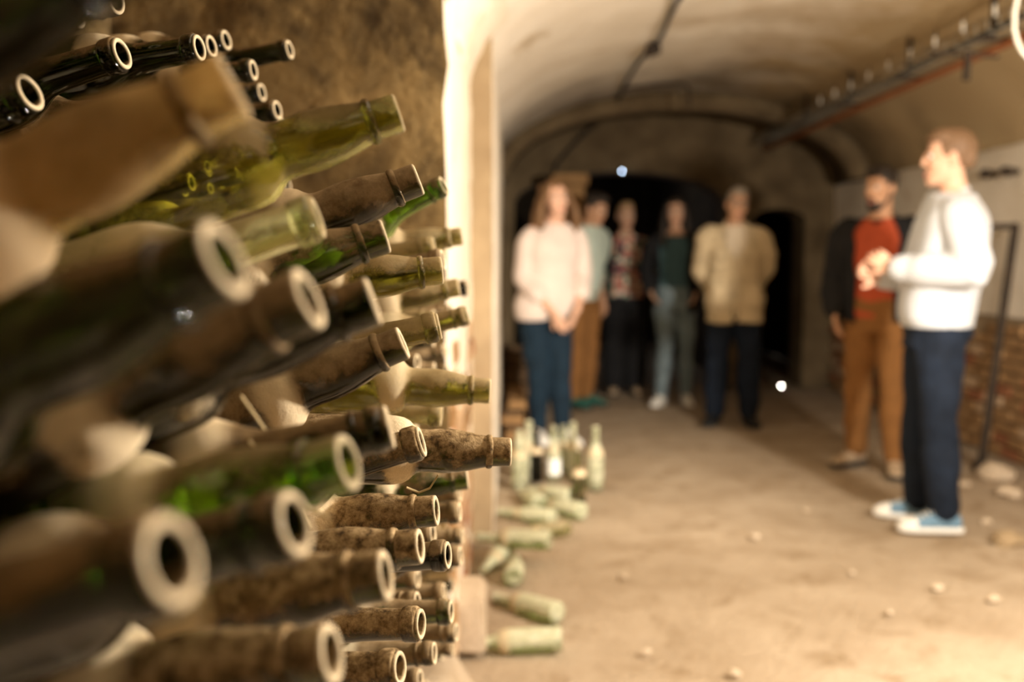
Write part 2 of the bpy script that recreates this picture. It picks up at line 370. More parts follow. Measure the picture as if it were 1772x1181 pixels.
# earth bank the pile rests on, stepped down with the pile; brick ledge behind for the set back top row
def bank(a, b):
    y = lerp(.0, 2.6, b); zt = max(.14, 1.2 - .4365 * y - .20)
    if a < .5: t = a / .5; return (-.05 + (-.16 + .05) * t - .0, y, lerp(0, zt, t))
    t = (a - .5) / .5; return (lerp(-.16, -.62, t), y, zt + .0 * t)
surf('ground_bank', bank, 14, 40, DIRT, .012, 6)
ledge = surf('wall_ledge', lambda a, b: ((-.62, lerp(.1, 2.6, b), lerp(0, 1.17 + .075 * lerp(.1, 2.6, b), a / .6)) if a < .6 else (lerp(-.62, -1.12, (a - .6) / .4), lerp(.1, 2.6, b), 1.17 + .075 * lerp(.1, 2.6, b))), 20, 40, PLD, .012, 5)

# ------------------------------------------------------------------ ceiling services
def pipe(name, pts, r, m, parent=None, seg=8):
    return MB().tube(pts, [r] * len(pts), seg).build(name, m, parent)
def onv(x, y, d=.02): return Vector((x, y, vz(x) - d))
pts = []
for k in range(26):
    y = 1.0 + k * .32; pts.append(onv(.85 + .02 * math.sin(k * .9), y, .03 + .010 * math.sin(k * 1.7)))
pts += [at(1040, 206, 9.2), at(1012, 230, 9.24), at(985, 258, 9.24), at(962, 285, 9.24), at(956, 320, 9.24)]
tag(pipe('power_cable', pts, .014, CABLE), 'dark cable running along the pale left slope of the vault', 'cable')
tag(pipe('power_cable', [p + Vector((-.035 - .015 * math.sin(i), 0, -.035)) for i, p in enumerate(pts[:13])], .009, GALV), 'thin grey wire beside the dark cable on the left slope of the vault', 'cable')
jb = empty('junction_box', onv(.86, 6.2, .05)); jb.rotation_euler = (0, -.35, 0)
MB().box((0, 0, 0), (.04, .055, .028)).build('box_body', IRON, jb, smooth=False, bevel=.006)
MB().box((0, 0, -.032), (.036, .05, .006)).build('box_lid', IRON, jb, smooth=False, bevel=.002)
tag(jb, 'small dark junction box on the cable of the left vault slope', 'junction box')
c0 = [onv(.86, 7.75, .03), onv(1.1, 7.75, .03), onv(1.30, 7.75, .03), onv(1.34, 7.75, .05), onv(1.345, 7.7, .12), onv(1.35, 7.7, .21)]
tag(pipe('conduit', c0, .012, IRON), 'thin conduit branching right across the vault and ending in a short drop', 'conduit')
# wire tray with cables and a rusty pipe on the right of the vault
TX, TZ = 2.27, 2.255
def tz(y): return TZ
tray = empty('cable_tray', (TX, 2.5, TZ))
y0, y1 = 2.2, 9.2
for dx in (-.07, .07):
    for dz in (0, .055): MB().tube([(dx, y0 - 2.5, dz), (dx, y1 - 2.5, dz)], [.004] * 2, 6).build('side_wire', GALV, tray)
rung = MB().tube([(-.07, 0, .055), (-.07, 0, 0), (0, 0, -.004), (.07, 0, 0), (.07, 0, .055)], [.0035] * 5, 6).mesh('rung'); rung.materials.append(GALV)
for k in range(62):
    o = bpy.data.objects.new('rung', rung); C.objects.link(o); o.parent = tray; o.location = (0, y0 - 2.5 + .05 + k * .112, 0)
hang = MB().box((0, 0, .10), (.012, .01, .12)).box((0, 0, -.015), (.10, .012, .008)).mesh('hanger', smooth=False); hang.materials.append(IRON)
for k in range(7):
    o = bpy.data.objects.new('hanger', hang); C.objects.link(o); o.parent = tray; o.location = (0, .3 + k * 1.0, 0)
tag(tray, 'wire mesh cable tray hung along the right of the vault', 'cable tray')
for i, (dx, r, l) in enumerate(((-.035, .013, 'thick black cable at the aisle side inside the wire tray'), (-.005, .011, 'thinner black cable along the middle of the wire tray'))):
    pp = [Vector((TX + dx + .006 * math.sin(k * 1.3 + i), 2.2 + k * .35, TZ + .018 + .006 * math.sin(k * 2.1 + i))) for k in range(20)]
    tag(pipe('black_cable', pp, r, CABLE), l, 'cable')
rp = MB(); rp.tube([(TX + .045, 2.0, TZ - .045), (TX + .045, 9.25, TZ - .045)], [.02, .02], 10); o = rp.build('iron_pipe', RUST); tag(o, 'rust red pipe running under the wire cable tray', 'pipe')
for k in range(9):
    t = empty('insulator_clip', (TX - .09, 4.6 + k * .32, TZ + .07)); MB().tube([(0, 0, -.018), (0, 0, .018)], [.008, .008], 10).build('clip_body', WHITEC, t); MB().tube([(0, 0, .022), (.005, 0, .06)], [.003, .003], 6).build('pin', IRON, t)
    tag(t, 'white insulator clip in the row along the upper edge of the wire tray', 'clip', 'white insulator clips')
lo = [at(u, vv_, 3.4) for u, vv_ in ((1775, -40), (1762, -10), (1756, 20), (1755, 50), (1760, 72), (1769, 90), (1782, 104), (1800, 112))]
tag(pipe('white_cable', lo, .0075, WHITEC), 'loop of white cable hanging at the near end of the wire tray', 'cable')
br = empty('pipe_bracket', at(1668, 94, 4.75)); MB().box((0, 0, 0), (.17, .008, .006)).build('arm', IRON, br, smooth=False); MB().box((.02, 0, -.05), (.012, .012, .07)).build('strut', IRON, br, smooth=False)
br.rotation_euler = (0, .05, .1); tag(br, 'grey bracket arm under the near end of the rusty pipe', 'bracket')

# ------------------------------------------------------------------ things against the walls
fr = empty('iron_bar', ground(1697, 812)); T = at(1757, 392, 5.75) - fr.location
MB().tube([(0, 0, 0), T * .5, T], [.026, .024, .024], 10).build('upright', IRON, fr)
MB().tube([T, T + Vector((-.13, .02, .0))], [.018, .016], 8).build('hooked_arm', IRON, fr)
MB().tube([(0, 0, .0), (0, 0, .03)], [.05, .04], 10).build('foot_plate', IRON, fr)
tag(fr, 'dark hooked iron bar leaning on the right brick wall', 'iron bar')
for i, (u, vv_) in enumerate(((1709, 301), (1745, 297))):
    k = at(u, vv_, (XR) * F / (u - 886)); h = empty('wall_anchor', k)
    MB().tube([(.05, 0, 0), (-.03, 0, 0)], [.02, .02], 10).build('bolt', IRON, h); MB().tube([(-.02, 0, 0), (-.005, 0, 0)], [.032, .032], 8).build('washer', IRON, h)
    tag(h, ('dark iron anchor high on the right wall, the one nearer the white sweater', 'dark iron anchor high on the right wall, the one nearer the frame edge')[i], 'anchor')
bk = MB(); sh = empty('wall_bracket', (XR - .02, 9.0, 1.33)); MB().box((0, 0, 0), (.03, .14, .03)).build('bar', IRON, sh, smooth=False, bevel=.004); MB().box((.02, 0, -.06), (.02, .02, .06)).build('prop', IRON, sh, smooth=False)
tag(sh, 'short dark iron bar fixed to the wall behind the red shirted man', 'bracket')
po = empty('timber_post', (.50, 8.72, 0))
MB().box((0, 0, .92), (.125, .10, .92)).build('shaft', WOOD, po, smooth=False, bevel=.012); MB().box((0, 0, 1.89), (.155, .13, .05)).build('cap_block', WOOD, po, smooth=False, bevel=.01); MB().box((0, 0, .06), (.145, .12, .06)).build('foot_block', WOOD, po, smooth=False, bevel=.01)
tag(po, 'square orange brown timber post behind the woman in pale pink', 'post')
# crate and planks by the left wall
cr = empty('wooden_crate', (.08, 7.75, 0), .1)
for k in range(4):
    z = .07 + k * .13
    for sy in (-1, 1): MB().box((0, sy * .19, z), (.125, .011, .055)).build('slat', WOODD, cr, smooth=False, bevel=.003)
    for sx in (-1, 1): MB().box((sx * .135, 0, z), (.011, .2, .055)).build('slat', WOODD, cr, smooth=False, bevel=.003)
for sx in (-1, 1):
    for sy in (-1, 1): MB().box((sx * .11, sy * .165, .27), (.015, .015, .27)).build('corner_post', WOODD, cr, smooth=False)
MB().box((0, 0, .02), (.12, .18, .012)).build('bottom_board', WOODD, cr, smooth=False)
tag(cr, 'dark slatted wooden crate against the left wall behind the woman in pink', 'crate')
pl = [(0, .035, 0), (.012, .11, .02), (-.01, .185, -.03), (.008, .26, .015)]
for i, (dx, z, r) in enumerate(pl):
    o = MB().box((0, 0, 0), (.088 - .010 * i, .60 - .05 * i, .024)).build('wooden_plank', WOOD, None, smooth=False, bevel=.006)
    o.location = (.022 + dx * .6, 6.55 + .1 * i, z); o.rotation_euler = (0, 0, r)
    tag(o, ('old plank at the bottom of the low stack along the left wall', 'second old plank up in the low stack along the left wall', 'third old plank up in the low stack along the left wall', 'topmost old plank of the low stack along the left wall')[i], 'plank', 'planks by the left wall')
    if i < 3:
        for q in (-.42, .42):
            b = MB().box((0, 0, 0), (.08 - .010 * i, .03, .0125)).build('batten', WOODD, o, smooth=False); b.location = (0, q, .0375)
# block of stone by the pier
def rock(name, c, r, seed, m, flat=.7, sub=2):
    bm = bmesh.new(); bmesh.ops.create_icosphere(bm, subdivisions=sub, radius=1); g = random.Random(seed); off = Vector((g.uniform(-50, 50), g.uniform(-50, 50), 0))
    for q in bm.verts:
        d = q.co.normalized(); q.co = Vector((d.x * r[0], d.y * r[1], d.z * r[2])) * (1 + .45 * mnoise.noise(d * 1.6 + off) + .15 * mnoise.noise(d * 4 + off))
    me = bpy.data.meshes.new(name); bm.to_mesh(me); bm.free(); o = link(name, me, m); o.location = c; o.rotation_euler = (0, 0, g.uniform(0, 6)); return o
sb = MB().box((0, 0, .09), (.052, .11, .09)).mesh('stone_block', smooth=False, bevel=.012)
for q in sb.vertices: q.co += mnoise.noise_vector(q.co * 14) * .006
sbo = link('stone_block', sb, STONE); sbo.location = (-.135, 3.05, 0); tag(sbo, 'squared pale stone block standing against the foot of the pier', 'stone')
rk = [(1722, 826, .10, 'largest pale rubble stone at the foot of the right brick wall'), (1745, 858, .06, 'pale rubble stone at the wall foot just below the largest one'), (1668, 842, .035, 'small pale stone right of the blue sneakers, near the wall'), (1748, 942, .075, 'dark lump of rubble at the right edge of the floor'),
      (1706, 905, .03, 'flat pale chip on the floor behind the blue sneakers'), (1308, 930, .02, 'pale pebble alone in the middle of the bright floor'), (1622, 1020, .024, 'flat pale chip on the floor below the blue sneakers'), (1720, 1040, .026, 'flat pale chip near the right edge of the floor'),
      (1272, 1168, .018, 'white sliver at the bottom edge of the floor'), (1540, 1062, .016, 'whitish pebble on the floor left of the flat chip'), (1475, 992, .014, 'tiny pale pebble on the floor in front of the sneakers'), (1120, 1130, .015, 'tiny pale pebble on the floor right of the lowest lying bottle'), (1080, 1000, .016, 'tiny pale pebble on the floor right of the lying bottles'), (1395, 885, .016, 'tiny pale pebble at the edge of the long leg shadows')]
for i, (u, vv_, r, l) in enumerate(rk):
    o = rock('rubble_stone', ground(u, vv_) + Vector((0, 0, r * .25)), (r, r * .8, r * .55), i + 3, MORTAR if 'dark' in l else STONE); tag(o, l, 'stone')
# two small lights deep in the cellar
LIT = plain('lit_lamp_glass', (.9, .95, 1), .3, emit=(.62, .78, 1, 16))
hl = empty('ceiling_light', at(1076, 297, 9.24)); MB().ell((0, -.02, 0), (.009, .009, .009)).build('bulb', LIT, hl); MB().tube([(0, 0, .02), (0, .06, .05)], [.014, .012], 8).build('bulb_holder', IRON, hl)
tag(hl, 'tiny bluish lit bulb on the arch above the far doorway', 'lamp')
fl = empty('floor_light', ground(1352, 676)); MB().ell((0, 0, .034), (.010, .010, .012)).build('bulb', plain('lit_floor_bulb', (1, .95, .85), .3, emit=(1, .92, .8, 60)), fl); MB().tube([(0, 0, .004), (0, 0, .020)], [.03, .02], 10).build('lamp_base', IRON, fl)
tag(fl, 'tiny lit lamp on the dark floor right of the man in the jacket', 'lamp')

# ------------------------------------------------------------------ bottles: (mouth x, y, z, axis x, y, z) in millimetres / thousandths
NAMED = [
    (-367,773,1328,925,-178,336, 's', 'dark', 'leftmost dark bottle of the set back top row, its round mouth facing out'),
    (-354,925,1388,955,-174,240, 's', 'dark', 'second bottle mouth from the left in the set back top row'),
    (-344,1122,1434,979,-156,133, 's', 'dark', 'third mouth in the top row, on a long black neck, first of a close pair'),
    (-389,1319,1477,973,-189,129, 's', 'dark', 'fourth mouth in the top row, right one of a close pair'),
    (-349,1600,1531,970,-188,152, 's', 'dark', 'topmost far bottle of the top row, alone against the dark pier'),
    (-371,1460,1473,985,-140,102, 's', 'dark', 'top row bottle with a lit lip beside the big blurred pale neck'),
    (-414,1681,1478,968,-222,118, 's', 'dark', 'upper of two small dusty mouths stacked beside the pier face'),
    (-359,1552,1430,964,-229,133, 's', 'dark', 'farthest right small dusty mouth of the set back row'),
    (-130,355,1309,919,-126,373, 'b', 'dark', 'very near blurred dark bottle crossing the top left corner'),
    (-121,443,1276,880,99,465, 'b', 'mottled', 'very near blurred bottle with a mottled tan bulging neck at upper left'),
    (-87,783,1314,945,73,318, 'b', 'olive', 'round shouldered olive bottle whose bulging neck points up at the pier'),
    (-86,931,1275,928,81,363, 'b', 'dusty', 'dusty brown bulging neck with a bold ring, below the olive neck'),
    (-97,1444,1307,883,-195,427, 's', 'vivid', 'bright green far bottle neck crossing the white edge of the pier'),
    (-130,676,1229,947,40,317, 's', 'pale', 'clear pale bottle neck in the middle of the dark upper bottles'),
    (-109,868,1221,942,145,302, 'b', 'green', 'green necked bottle with a dusty top and ringed mouth under the pale one'),
    (-75,1076,1189,988,124,92, 'b', 'olive2', 'olive bottle with flaky dust and a bulging neck pointing level'),
    (-85,1709,1241,989,35,144, 'b', 'pale2', 'pale dusty far bottle lying topmost against the white pier edge'),
    (-94,1372,1201,969,-87,230, 's', 'dusty', 'small tilted dusty mouth just above the flaky olive neck'),
    (-126,1623,1224,983,-53,178, 's', 'pale2', 'pale ringed mouth half hidden behind the small tilted dusty one'),
    (-88,1667,1155,985,33,169, 'b', 'olive2', 'pale dusty far neck below the flaky olive bottle, beside a black mouth'),
    (-91,2071,1143,987,-106,124, 's', 'black', 'small black mouth end against the pale pier'),
    (-67,1528,1116,968,32,248, 's', 'olive2', 'far streaky olive neck ending over the crumbling plaster'),
    (-78,1075,1129,975,98,198, 's', 'olive2', 'stained olive neck with ring, just behind a dusty tilted mouth'),
    (-95,873,1128,921,46,386, 'b', 'dusty', 'long dusty brown neck tilted up with open ringed mouth, mid pile'),
    (-82,594,1176,939,88,333, 'b', 'dark', 'near blurred dark green neck with a bright lip edge, mid pile'),
    (-92,455,1183,911,-91,402, 'b', 'dusty', 'near blurred dusty brown neck showing its narrow mouth, mid pile'),
    (-101,354,1201,899,-153,411, 'b', 'dark', 'very near big blurred dark bottle with wide pale mouth ring at mid left'),
    (-79,642,1092,967,113,226, 's', 'dark', 'blurred dark brown neck with thick collar, above the open ringed mouth'),
    (-83,915,1032,959,-9,283, 's', 'grit', 'gritty neck with double ring and chipped open mouth'),
    (-1,1043,997,997,70,-32, 'b', 'grit', 'gritty brown bottle neck reaching farthest out into the aisle'),
    (-26,1194,1042,998,28,-64, 'b', 'olive2', 'pale olive bottle lying level with bulging neck over the pier foot'),
    (-96,1352,987,994,-33,-105, 's', 'pale2', 'pale dusty bottle with a thick ring, just under the level olive one'),
    (-63,1409,887,993,47,112, 'b', 'green', 'green bottle with dusty top under the farthest reaching gritty neck'),
    (-83,503,1097,943,-170,287, 'b', 'vivid', 'near blurred brown bottle with bright green underside and pale oval mouth'),
    (-73,957,956,989,-85,120, 'b', 'grit', 'thick gritty bulging neck with a small chipped mouth, lower pile'),
    (-76,1438,831,992,-81,92, 's', 'dusty', 'dusty double ringed mouth behind the thick gritty neck'),
    (-77,828,958,985,-103,139, 'b', 'grit', 'gritty neck with mossy yellow underside and a wide open mouth'),
    (-67,1034,888,980,-173,97, 's', 'black', 'short blackish green mouth right of the mossy gritty neck'),
    (-107,1335,827,980,-145,139, 's', 'dusty', 'tiny ringed mouth seen between the thick gritty neck and the mossy one'),
    (-91,1815,688,995,-94,44, 's', 'dusty', 'small dusty neck over the short blackish green mouth'),
    (-80,1534,736,987,-136,88, 's', 'dusty', 'small triple ringed mouth right of the short blackish green one'),
    (-73,570,1016,980,-78,181, 'b', 'grit', 'blurred brown bulging neck with dusty back, lower pile'),
    (-92,418,1088,929,-200,310, 's', 'dark', 'near blurred dark bottle with broad pale mouth ring, lower left of pile'),
    (-103,297,1109,921,-227,318, 's', 'dark', 'very near dark bottle with the largest pale mouth ring, lower left'),
    (-85,916,857,976,-202,81, 's', 'grit', 'straight gritty neck with wide collar and round mouth, near the bottom'),
    (-88,476,1007,966,-129,226, 'b', 'grit', 'near blurred gritty neck with oval mouth at the bottom edge'),
    (-96,836,848,965,-229,129, 's', 'grit', 'straight neck with round mouth cut by the bottom edge'),
    (-135,1430,624,985,-152,80, 's', 'dusty', 'small triple ringed mouth below the straight gritty neck'),
    (-100,1258,690,991,-108,73, 's', 'dusty', 'plain dusty end beside the small triple ringed mouth near the bottom'),
    (-138,1460,568,976,-188,110, 's', 'dusty', 'small ringed mouth at the very bottom edge of the pile'),
    (-76,1231,755,990,-128,54, 's', 'green', 'small neck with green underside behind the straight gritty neck'),
    (-128,1327,734,977,-155,146, 's', 'dusty', 'small ringed mouth just above the straight gritty neck'),
    (-120,1738,609,990,-125,72, 's', 'dusty', 'small pale brown neck by the pale stone block top'),
    (-161,1670,654,976,-189,112, 's', 'dusty', 'small dark ringed mouth under the mossy gritty neck'),
    (-87,1528,614,988,-137,68, 's', 'dusty', 'small brown neck right of the collared round mouth, pointing level'),
    (-121,2008,397,989,-129,75, 's', 'dusty', 'tiny far mouth deep beside the foot of the pier'),
    (-96,1820,767,986,-139,88, 's', 'dusty', 'tiny dark mouth under the green bottle with dusty top'),
]
TOP_ROW = [
    (-406,723,1425,983,-139,123), (-428,973,1284,934,-294,206), (-430,1606,1285,963,-180,202), (-414,1754,1339,957,-283,61),
    (-409,1833,1336,957,-268,112), (-405,625,1320,950,-188,249), (-371,1471,1328,968,-216,124), (-364,1123,1283,982,-99,161),
    (-429,1268,1276,986,-139,96), (-411,1381,1329,952,-182,245), (-388,596,1409,926,-238,294), (-427,1178,1351,984,-123,127),
    (-387,825,1379,968,-183,170), (-413,1648,1339,960,-226,163), (-409,882,1420,973,-172,157), (-386,1065,1363,971,-189,144),
    (-411,1812,1440,957,-224,183), (-410,962,1433,980,-124,156), (-386,1840,1273,958,-174,227), (-425,717,1325,960,-246,132),
    (-424,1019,1467,962,-235,138), (-428,796,1429,979,-174,110), (-423,1509,1526,962,-227,148), (-387,1293,1330,966,-242,95),
    (-417,1544,1284,970,-73,231), (-392,1333,1282,951,-185,246), (-425,1231,1386,947,-214,237), (-361,1434,1275,952,-212,220),
    (-424,1095,1478,966,-247,81), (-389,1191,1292,976,-140,168), (-362,1662,1285,942,-240,233), (-411,640,1425,980,-198,2),
]
DEEP = [
    (-214,1972,946,977,-200,75), (-247,1453,1126,962,-183,201), (-220,682,997,985,-103,135), (-252,1215,812,976,-122,182),
    (-160,2085,636,964,-146,224), (-188,1923,787,980,-10,201), (-162,1706,1024,967,-250,39), (-164,1477,989,964,-121,239),
    (-278,757,1194,945,-203,256), (-248,1116,1046,962,-113,250), (-159,1823,1195,986,-78,146), (-244,1629,1067,985,-144,95),
    (-145,2269,556,976,-171,132), (-212,2187,422,971,-163,175), (-234,959,1066,969,-153,193), (-228,2102,431,959,-154,240),
    (-237,1193,945,994,-94,57), (-259,1275,842,973,-171,153), (-157,1832,918,972,-92,214), (-221,2277,830,988,-17,156),
    (-239,1421,986,986,-136,93), (-149,2233,662,985,-162,63), (-213,1777,975,988,-30,153), (-144,1856,994,996,-67,53),
    (-209,2216,752,970,-97,225), (-191,1697,831,983,-103,155), (-204,1649,1006,970,-140,200), (-222,1283,943,984,-53,173),
    (-258,763,1032,968,-106,227), (-205,1567,1005,982,-94,161), (-154,1941,1046,985,-98,140), (-182,2233,381,970,-195,148),
    (-207,2029,830,981,-62,184), (-250,1526,871,969,-150,198), (-196,1270,1107,994,-106,20), (-252,1261,1045,935,-249,253),
    (-171,2196,1041,991,-67,119), (-154,1980,1086,942,-327,70), (-252,1114,910,971,-193,138), (-250,827,798,976,-36,213),
    (-258,2075,899,975,-183,126), (-350,1382,881,929,-104,355), (-151,2099,350,967,-222,123), (-141,2035,1218,981,-66,181),
    (-198,2369,880,980,-137,146), (-193,1954,695,943,-304,136), (-246,1095,1245,937,-304,174), (-146,2394,1079,965,-209,159),
    (-228,1011,822,978,-178,106), (-172,2140,815,987,-103,127), (-190,1960,869,979,-110,170), (-244,1347,1230,957,-109,268),
    (-224,2350,704,979,-124,162), (-167,1733,896,990,-105,99), (-236,1144,784,989,2,151), (-254,1357,1097,982,-133,137),
    (-177,1528,1177,968,-168,185), (-157,2319,989,981,-145,129), (-244,776,894,989,-98,107), (-186,1616,898,986,-108,126),
    (-243,1107,716,971,-159,181), (-240,1173,1153,987,-95,130), (-306,815,1102,975,-155,161), (-162,2151,684,980,-139,142),
    (-253,2319,310,983,-109,146), (-255,1002,1224,979,-185,86), (-232,2375,657,926,-273,259), (-141,2391,456,978,-158,140),
    (-260,697,897,982,-74,175), (-212,1901,916,970,-125,209), (-202,2090,530,990,-84,111), (-157,2393,1223,993,-43,109),
    (-171,1937,343,981,-187,49), (-204,617,926,986,-138,95), (-230,1040,939,980,-97,177), (-178,1838,626,964,-92,250),
    (-228,1784,837,982,-108,154), (-232,2058,466,982,-67,177), (-210,1517,810,969,-132,211), (-230,1272,1212,996,-28,86),
    (-141,2322,429,978,-120,169), (-248,1963,448,980,-43,195), (-237,1554,934,974,-136,182), (-316,869,981,984,-160,83),
    (-245,1770,1106,971,-203,125), (-255,1198,676,981,-145,133), (-187,1859,839,976,-175,133), (-176,2198,620,980,-107,166),
    (-254,917,914,983,-71,167), (-196,920,1145,963,-96,251), (-211,2045,981,971,-216,107), (-249,1438,916,970,-132,203),
    (-259,742,1101,969,-133,207), (-240,1429,767,968,-174,180), (-200,2397,744,968,-228,104), (-158,2388,983,962,-156,224),
    (-253,880,757,987,-121,102), (-258,1645,690,979,-63,196), (-257,1199,885,981,-155,116), (-245,2390,1146,953,-243,180),
    (-229,1747,740,973,-180,141), (-256,975,995,969,-118,219), (-271,419,1062,985,-84,150), (-142,2172,957,973,-215,79),
    (-267,834,854,981,-144,128), (-247,1141,1098,992,-30,122), (-350,1050,1038,963,-231,142), (-246,1795,528,987,-95,127),
    (-245,1421,1224,980,-88,177), (-238,1160,854,979,-62,194), (-250,1502,740,955,-120,270),
]
# the deep bottles of which something shows get labels of their own
SEEN_TOP = {4: 'small bottle mouth peeping out right above the clear pale neck', 15: 'black bottle body just under the leftmost mouth of the set back top row', 22: 'top row bottle whose mouth stands last, right of the close pair', 28: 'bottle with a thin lit mouth highest up, by the near blurred corner bottle'}
SEEN_DEEP = {6: "recessed mouth directly right of the tilted brown neck's open mouth", 23: "recessed mouth second to the right of the tilted brown neck's open mouth", 30: "recessed neck just above the tilted brown neck's open mouth", 37: "recessed neck just above the stained olive neck's ring", 42: 'tiny recessed mouth right under the plain dusty end near the bottom',
             47: 'recessed dusty neck between the stained olive neck and the streaky olive one', 57: "larger recessed neck under the stained olive neck's mouth", 67: 'recessed neck right under the short blackish green mouth', 71: 'sliver of a mouth beside the small tilted dusty one', 80: 'recessed neck just above the small pale brown neck by the stone block', 95: 'sliver of a recessed neck under the far streaky olive one', 103: "recessed mouth just above the level pale olive bottle's neck"}
BL = .285
OUT = {'b': [(0, .003), (.012, .003), (.030, 0), (.0345, .003), (.036, .010), (.0365, .06), (.0368, .150), (.0362, .162), (.0345, .171), (.031, .1775), (.0265, .182), (.0235, .186), (.0225, .191), (.0225, .199), (.0234, .210), (.0234, .219), (.0222, .230), (.0203, .241), (.0180, .251), (.0166, .2585), (.0155, .265), (.0153, .272), (.0153, .2815), (.0146, .2843), (.0132, .285)],
       's': [(0, .003), (.012, .003), (.030, 0), (.0345, .003), (.036, .010), (.0365, .06), (.0368, .150), (.0364, .160), (.035, .169), (.032, .178), (.027, .187), (.022, .195), (.0185, .203), (.0168, .212), (.0158, .225), (.0152, .245), (.0148, .262), (.0148, .2815), (.0142, .2843), (.013, .285)],
       'g': [(0, .003), (.012, .003), (.031, 0), (.0355, .003), (.0372, .010), (.0372, .10), (.0365, .13), (.034, .15), (.030, .170), (.0255, .190), (.021, .21), (.0178, .228), (.016, .245), (.015, .262), (.0148, .2815), (.0142, .2843), (.013, .285)]}
INN = {'b': [(.0108, .2845), (.0100, .282), (.0100, .262), (.0125, .252), (.017, .235), (.0185, .215), (.0185, .19), (.023, .179), (.030, .170), (.0325, .155), (.0325, .02), (.028, .012), (.012, .020), (0, .026)],
       's': [(.0108, .2845), (.0100, .282), (.0100, .26), (.0115, .225), (.014, .205), (.022, .187), (.030, .170), (.0325, .155), (.0325, .02), (.028, .012), (.012, .020), (0, .026)],
       'g': [(.0108, .2845), (.0100, .282), (.0100, .26), (.0125, .235), (.0165, .21), (.0255, .17), (.0315, .13), (.033, .10), (.033, .02), (.028, .012), (.012, .020), (0, .026)]}
RING = {'b': [[(.0150, .2575), (.0172, .2585), (.0182, .2605), (.0182, .2625), (.0172, .2645), (.0150, .2655)]],
        's': [[(.0140, .2665), (.0162, .2675), (.0170, .270), (.0170, .2795), (.0160, .2812), (.0140, .282)]],
        'd': [[(.0140, .2695), (.0158, .2705), (.0162, .273), (.0158, .2795), (.0140, .281)], [(.0140, .2585), (.0160, .2595), (.0168, .2615), (.0160, .2635), (.0140, .2645)]],
        'g': [[(.0140, .2655), (.0160, .2665), (.0168, .269), (.0160, .2715), (.0140, .2725)]]}
SEG = 48
def lathe(prof, close=False, seg=SEG):
    mb = MB(); v = []; f = []; idx = []
    for r, z in prof:
        if r == 0: idx.append([len(v)] * seg); v.append((0, 0, z))
        else: idx.append([len(v) + k for k in range(seg)]); v += [(r * math.cos(2 * math.pi * k / seg), r * math.sin(2 * math.pi * k / seg), z) for k in range(seg)]
    n = len(prof)
    for i in range(n if close else n - 1):
        a, b = idx[i], idx[(i + 1) % n]
        for k in range(seg):
            q = [a[k], a[(k + 1) % seg], b[(k + 1) % seg], b[k]]; q = [x for j, x in enumerate(q) if x not in q[:j]]
            if len(q) > 2: f.append(q)
    return v, f
BM = {}; RM = {}
for k in ('b', 's', 'g'):
    v, f = lathe(OUT[k] + INN[k]); BM[k] = MB().add(v, f).mesh('wine_bottle')
for k in RING:
    mb = MB()
    for p in RING[k]: mb.add(*lathe(p, True))
    RM[k] = mb.mesh('lip_ring')
for me in list(BM.values()) + list(RM.values()): me.materials.append(G['dark'])
G['vivid'] = glass('bright_green_glass', (.42, .66, .12), .25, .85, .9, transl=.3, tint=(.4, .7, .2))
G['mottled'] = glass('mottled_dust_glass', (.30, .24, .08), -.55, .25, 1.5, (.36, .26, .12), (.66, .50, .27), transl=.6, tint=(.85, .64, .32), ns=15)
G['dusty'] = glass('dusty_glass', (.16, .22, .05), -.6, .25, .9)
G['olive2'] = glass('flaky_olive_glass', (.52, .54, .18), -.25, .45, 1.0, (.34, .245, .12), (.56, .43, .24), transl=.35)
G['pale2'] = glass('chalky_glass', (.60, .62, .34), -.6, .3, .9, (.42, .32, .17), (.66, .53, .32), transl=.55)
def bottle(mouth, axis, kind, mat, label, group=None, roll=None, ring=None, name='wine_bottle', scale=1):
    a = Vector(axis).normalized(); o = bpy.data.objects.new(name, BM[kind]); C.objects.link(o)
    roll = random.uniform(0, 6.28) if roll is None else roll
    q = a.to_track_quat('Z', 'Y'); o.rotation_mode = 'QUATERNION'
    from mathutils import Quaternion
    o.rotation_quaternion = q @ Quaternion((0, 0, 1), roll); o.location = Vector(mouth) - a * BL * scale; o.scale = (scale,) * 3
    o.material_slots[0].link = 'OBJECT'; o.material_slots[0].material = G[mat]
    r = bpy.data.objects.new('lip_ring', RM[ring or kind]); C.objects.link(r); r.parent = o
    r.material_slots[0].link = 'OBJECT'; r.material_slots[0].material = G[mat]
    tag(o, label, 'bottle', group); return o
WALLG = 'bottles stacked in the wall of bottles'
for i, (x, y, z, ax, ay, az, k, m, l) in enumerate(NAMED):
    ring = k if k != 's' else ('d' if i % 3 == 0 else 's')
    bottle((x / 1e3, y / 1e3, z / 1e3), (ax, ay, az), k, m, l, WALLG, ring=ring)
for i, (x, y, z, ax, ay, az) in enumerate(TOP_ROW):
    l, g_ = SEEN_TOP.get(i), 'bottles deep in the top row'
    k = random.choice('ssg'); bottle((x / 1e3, y / 1e3, z / 1e3), (ax, ay, az), k, random.choice(('dark', 'dark', 'dusty')), 'dark bottle lying behind the named mouths of the set back top row'.replace('named ', ''), 'bottles deep in the top row', ring='d' if k == 's' else k)
for i, (x, y, z, ax, ay, az) in enumerate(DEEP):
    l, g_ = SEEN_DEEP.get(i), 'bottles deep in the wall'
    k = random.choice('bbsg'); bottle((x / 1e3, y / 1e3, z / 1e3), (ax, ay, az), k, random.choice(('dark', 'dusty', 'dusty', 'dusty', 'olive2', 'grit')), l or 'dusty bottle recessed in the bottle wall, mostly hidden by the necks in front', WALLG if l else g_)
